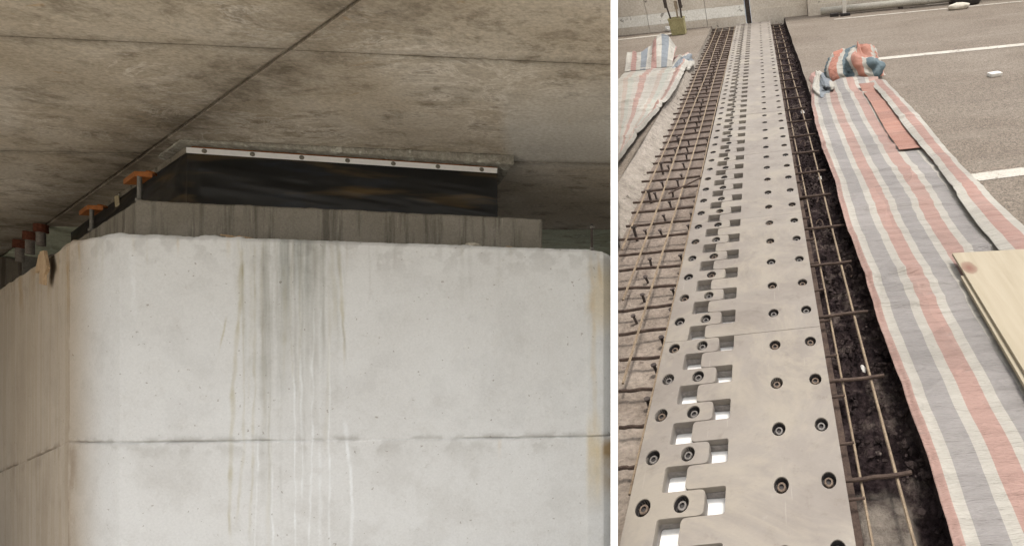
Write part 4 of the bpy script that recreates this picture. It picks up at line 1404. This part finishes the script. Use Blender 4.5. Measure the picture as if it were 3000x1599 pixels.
def wr(u, v, seed, a=1.0):
    cross = fbm(u * 1.2, v * 5.0 + 1.5 * fbm(u * 2, v * 1.2, seed + 7, 2), seed, 4)
    h = 0.004 + 0.020 * cross
    # sharp cross creases, each a small one-sided fold
    rr = random.Random(seed)
    for k in range(60):
        v0 = rr.uniform(0.3, 11.0); sl_ = rr.uniform(-0.35, 0.15); u0 = rr.uniform(0.3, 1.5) if seed < 430 else rr.uniform(-2.6, -1.5); L = rr.uniform(0.15, 0.5); am = rr.uniform(0.006, 0.026)
        d = v - v0 - sl_ * (u - u0) - 0.02 * np.sin(u * 9 + k)
        h = h + am * np.exp(-((u - u0) / L) ** 4) * np.where(d > 0, np.exp(-d / 0.10), np.exp(d / 0.012))
    return a * h


orgR = (1.0, 4.5, 0.0)
tarpR = empty('striped_sheet', road(*orgR))
tag(tarpR, 'long pink, white and grey striped plastic sheet right of the joint, bunched at far end', 'tarpaulin')
lef = lambda v: 0.462 + 0.034 * (fbm(v * 1.1, 0 * v, 401, 5) - 0.5) * 2 + 0.10 * sstep(6.8, 8.4, v)
rig = lambda v: 1.56 + 0.02 * (fbm(v * 1.0, 0 * v, 403, 3) - 0.5) * 2 - 0.04 * sstep(7.2, 8.2, v)


def hR_(u, v, t):
    h = wr(u, v, 405)
    h = h + 0.020 * np.exp(-((t - 0.035) / 0.018) ** 2) * (fbm(v * 1.8, 0 * v, 407))       # lifted hem at the trench
    h = h + 0.018 * sstep(0.02, 0.0, t) * (fbm(v * 3.0, 0 * v, 408) - 0.35)
    h = h + 0.05 * sstep(7.7, 8.2, v) * sstep(0.25, 0.5, t)
    return h


sheet('main_sheet', MT['tarp'], tarpR, orgR, lef, rig, 0.0, 8.25, 150, 420, hR_, uscale=totR)
# red doubled strip and folded border on the right
sheet('red_fold', MT['redfold'], tarpR, orgR, lambda v: 1.185 + 0.02 * np.sin(v * 2), lambda v: 1.40 + 0 * v, 5.02, 7.75, 24, 110, lambda u, v, t: 0.024 + wr(u, v, 411, 0.6) + 0.05 * sstep(7.4, 8.0, v), uscale=0.1)
sheet('folded_border', MT['flap'], tarpR, orgR, lambda v: 1.375 - 0.02 * sstep(4.2, 3.2, v) + 0.008 * np.sin(v * 3.1), lambda v: 1.60 + 0.05 * sstep(3.6, 2.9, v) + 0.012 * np.sin(v * 2.3), 2.55, 7.9, 40, 220, lambda u, v, t: 0.040 + wr(u, v, 413, 0.7) + 0.03 * np.sin(math.pi * t) * fbm(v * 1.4, 0 * v, 415), uscale=totF * 0.999)


def bunch(name, c, rad, parent, org, m, seed, rotst=0.6, na=64, nb=30, ridge=0.16, lean=(0, 0)):
    th, ph = np.meshgrid(np.linspace(0, 2 * math.pi, na), np.linspace(0.0, math.pi / 2 * 1.05, nb))
    r = 1 + 0.6 * ridge * np.sin(th * 3 + 2.2 * np.cos(ph * 2) + seed) * np.sin(ph) + ridge * (fbm(np.cos(th) * 2 + 3, np.sin(th) * 2 + ph * 2.0, seed, 4) - 0.5) * 2 + 0.10 * (fbm(np.cos(th) * 5 + 7, np.sin(th) * 5 + ph * 4, seed + 2, 3) - 0.5)
    nn_ = fbm(np.cos(th) * 3.2 + 11, np.sin(th) * 3.2 + ph * 2.2, seed + 4, 3)
    r = r + 0.30 * (np.abs(nn_ - 0.5) * 2 - 0.25)
    x = rad[0] * r * np.cos(th) * np.sin(ph); y = rad[1] * r * np.sin(th) * np.sin(ph); z = rad[2] * r * np.cos(ph) + 0.01
    x = x + lean[0] * z; y = y + lean[1] * z
    me = grid(name, c[0] + x - org[0], c[1] + y - org[1], c[2] + z - org[2])
    s_ = 0.72 * (x / rad[0] * rad[0]) * math.cos(rotst) + (z * 0.9 - y * 0.5) * math.sin(rotst) + 1.0 + 0.04 * fbm(x * 6, y * 6, seed + 9)
    uvmap(me, s_, y)
    return thick(link(name, me, m, parent), 0.004)


bunch('bunched_end', (1.28, 8.75, 0.0), (0.45, 0.60, 0.29), tarpR, orgR, MT['heap'], 421, rotst=0.75, ridge=0.30, lean=(0.15, 0.3))
bunch('bunched_corner', (0.70, 8.15, 0.0), (0.15, 0.62, 0.10), tarpR, orgR, MT['tarp_end'], 425, rotst=0.2, ridge=0.4)

# left faded sheet
orgL = (-2.0, 7.5, 0.0)
tarpL = empty('striped_sheet', road(*orgL))
tag(tarpL, 'faded pale striped plastic sheet on the left roadway, turned up at its far end', 'tarpaulin')
rl = lambda v: -1.47 - 0.20 * sstep(9.0, 5.6, v) + 0.02 * (fbm(v * 1.2, 0 * v, 431) - 0.5)
ll_ = lambda v: np.maximum(-2.62 + 0.05 * (fbm(v * 1.4, 0 * v, 433) - .5), np.array([bleft(x) for x in np.ravel(v)]).reshape(np.shape(v)) + 0.01)
sheet('main_sheet', MT['tarp_pale'], tarpL, orgL, ll_, rl, 4.9, 10.9, 90, 260, lambda u, v, t: wr(u, v, 435, 1.4) + 0.06 * np.exp(-((t - 0.93) / 0.05) ** 2) * (0.4 + fbm(v, 0 * v, 437)) + 0.02, uscale=totL * 2)
# upturned end
t, s_ = np.meshgrid(np.linspace(0, 1, 60), np.linspace(0, 1, 40))
uu = -2.62 + 0.86 * t + 0.12 * s_ * (t - 0.5)
hh_ = 0.05 + 0.30 * s_ * (0.55 + 0.75 * np.exp(-((t - 0.72) / 0.22) ** 2) + 0.25 * (fbm(t * 6, s_ * 2, 441) - .5))
vv = 10.6 + 0.8 * s_ + 0.10 * fbm(t * 7, s_ * 3, 443) + 0.12 * np.sin(t * 17) * s_
me = grid('upturned_end', uu - orgL[0], vv - orgL[1], hh_)
uvmap(me, t * 0.86 + 0.02 * s_, s_)
thick(link('upturned_end', me, MT['tarp_end'], tarpL))
bunch('bunched_corner', (-1.62, 11.1, 0), (0.20, 0.75, 0.09), tarpL, orgL, MT['tarp_end'], 445, 0.3, ridge=0.3)

# ---- plywood sheet
pb = (1.01, 2.78, 0.075)
root = empty('plywood_board', road(pb[0], pb[1], pb[2], 0.0))
tag(root, 'cream plywood board with a dark knot lying on the striped sheet', 'board')
me = MB().prism([(0.03, 0.03), (1.3, -0.10), (1.3, -3.0), (0.02, -3.0)][::-1], -0.008, 0.008, 0.0015).mesh('top_sheet')
link('top_sheet', me, MT['ply'], root)
me = MB().prism([(0.012, -0.22), (1.2, -0.3), (1.2, -3.0), (-0.012, -3.0)][::-1], -0.030, -0.012, 0.0015).mesh('lower_sheet')
link('lower_sheet', me, MT['ply'], root)

# ---- parapets at the far side
def profile_wall(name, label, u0, u1, v0a, prof_, mats, slots=None):
    root = empty(name, road((u0 + u1) / 2, v0a, 0))
    tag(root, label, 'barrier')
    for (pn, pts, m) in prof_:
        mb = MB(); hw_ = (u1 - u0) / 2
        a = [mb.bm.verts.new((-hw_, y, z)) for y, z in pts]; b = [mb.bm.verts.new((hw_, y, z)) for y, z in pts]
        mb.bm.faces.new(a); mb.bm.faces.new(list(reversed(b)))
        for i in range(len(pts)):
            j = (i + 1) % len(pts); mb.bm.faces.new((a[i], b[i], b[j], a[j]))
        mb.build(pn, m, root)
    return root


VB = 16.25
wA = atv(1990, 66, VB)[2]; wB = atv(1990, 34, VB + 0.12)[2]
ub = bleft(VB + 0.4) + 0.02
profL = [('foot', [(0, -0.15), (0, wA), (0.5, wA), (0.5, -0.15)], MT['barrier']),
         ('chamfer', [(0.0, wA + 0.002), (0.12, wB), (0.5, wB), (0.5, wA + 0.002)], MT['barrier_white']),
         ('upper_wall', [(0.125, wB + 0.002), (0.17, wB + 1.4), (0.5, wB + 1.4), (0.5, wB + 0.002)], MT['barrier'])]
joints = [ub, -3.05, -1.52, -0.50]
for i in range(3):
    profile_wall('concrete_barrier', ['pale concrete barrier segment farthest left beside the partition', 'pale concrete barrier segment behind the yellow bucket', 'concrete barrier segment closing the far end of the left trench'][i], joints[i] + 0.006, joints[i + 1] - 0.006, VB, profL, None)
profR = [('foot', [(0, -0.15), (0, 0.22), (0.5, 0.22), (0.5, -0.15)], MT['barrier']),
         ('upper_wall', [(0.03, 0.222), (0.06, 2.2), (0.5, 2.2), (0.5, 0.222)], MT['barrier'])]
jr = [-0.36, 1.15, 4.2, 13.0]
for i in range(3):
    profile_wall('concrete_barrier', ['grey concrete barrier segment at the far end of the joint', 'concrete barrier segment behind the white post', 'concrete barrier segment at the top right behind the sack'][i], jr[i] + 0.006, jr[i + 1] - 0.006, VB + 0.25 - 0.28 * i, profR, None)
MB().box((0, 0, 0.7), (0.12, 0.3, 1.8)).build('joint_filler', MT['stud'], None, road(-0.43, VB + 0.45, 0)); tag(bpy.data.objects['joint_filler'], 'dark strip filling the gap between the far barriers', 'filler')
# lower rail in front of the right barrier
root = empty('kerb_pipe', road(3.2, 15.75, 0))
tag(root, 'long pale pipe lying along the foot of the right barrier', 'pipe')
MB().tube([(-1.75, 0.16, 0.10), (0.2, 0.02, 0.11), (2.0, -0.10, 0.12)], 0.075, 12).build('pipe', MT['kerbpipe'], root, smooth=True)
for x in (-1.2, 0.3, 1.6):
    MB().box((x, 0.06 - 0.07 * x, 0.02), (0.10, 0.16, 0.04), 0.004).build('support', MT['stud'], root)
root = empty('post', road(2.02, 15.55, 0))
tag(root, 'white post with a dark foot in front of the right barrier', 'post')
MB().box((0, 0, 0.45), (0.09, 0.07, 0.80), 0.006).build('shaft', MT['paper'], root)
MB().box((0.02, 0, 0.028), (0.24, 0.16, 0.055), 0.01).build('foot', MT['black'], root)
MB().box((-0.25, 0.05, 0.035), (0.22, 0.12, 0.07), 0.012).build('foot', MT['black'], root)
# sack and tyre at the top right
p = uvw(2808, 28)
o = MB().lump((0, 0, 0.05), (0.56, 0.26, 0.15), 3, 3, 0.10).build('sack', MT['sack'], None, road(p[0], p[1], 0, 0.2), smooth=True)
tag(o, 'crumpled pale sack lying at the foot of the right barrier', 'sack')
p = uvw(2835, 14)
mb = MB(); mb.lathe([(0.14, 0.0), (0.30, 0.0), (0.33, 0.04), (0.33, 0.16), (0.30, 0.20), (0.14, 0.20), (0.12, 0.16), (0.12, 0.04), (0.14, 0.0)], seg=24)
o = mb.build('rubber_ring', MT['black'], None, road(p[0], p[1] + 0.1, 0), smooth=True)
tag(o, 'dark rubber ring lying behind the sack', 'tyre')

# yellow bucket of tools
p = uvw(1991, 101)
root = empty('bucket', road(p[0], p[1], 0))
tag(root, 'yellow plastic tub on the left roadway before the barrier', 'tub')
mb = MB(); mb.lathe([(0.0, 0.0), (0.225, 0.0), (0.24, 0.01), (0.262, 0.30), (0.275, 0.30), (0.275, 0.325), (0.25, 0.325), (0.225, 0.03), (0.0, 0.03)], seg=4)
bm_ = mb.mesh('shell')
o = link('shell', bm_, MT['bucket'], root); o.matrix_local = Matrix.Rotation(math.pi / 4, 4, 'Z')
for i, (dx, dy, tx, h, nm, m) in enumerate(((-0.10, 0.02, -0.10, 0.62, 'tool handle leaning out at the left of the yellow tub', 'stud'), (0.02, 0.0, 0.03, 0.58, 'pale tool handle upright in the middle of the yellow tub', 'stick'), (0.07, 0.05, 0.09, 0.72, 'tall pale tool leaning right in the yellow tub', 'paper'), (0.11, -0.02, 0.05, 0.60, 'dark tool at the right side of the yellow tub', 'stud'))):
    mb = MB(); mb.tube([(0, 0, 0), (tx, 0.02, h)], 0.022, 6)
    mb.box((tx, 0.02, h - 0.06), (0.08, 0.03, 0.16), 0.006)
    o = mb.build('hand_tool', MT[m], None, road(p[0] + dx, p[1] + dy, 0.035)); tag(o, nm, 'tool', 'tools standing in the yellow tub')
p2 = uvw(1958, 93)
o = MB().lump((0, 0, 0.05), (0.16, 0.14, 0.12), 5, 2, 0.2).build('litter', MT['paper'], None, road(p2[0], p2[1], 0)); tag(o, 'crumpled white paper on the road to the left of the yellow tub', 'litter')
p2 = uvw(2913, 224)
o = MB().box((0, 0, 0.022), (0.17, 0.12, 0.045), 0.01).build('litter', MT['paper'], None, road(p2[0], p2[1], 0.001, 0.2)); tag(o, 'small white block lying alone on the right roadway', 'litter')
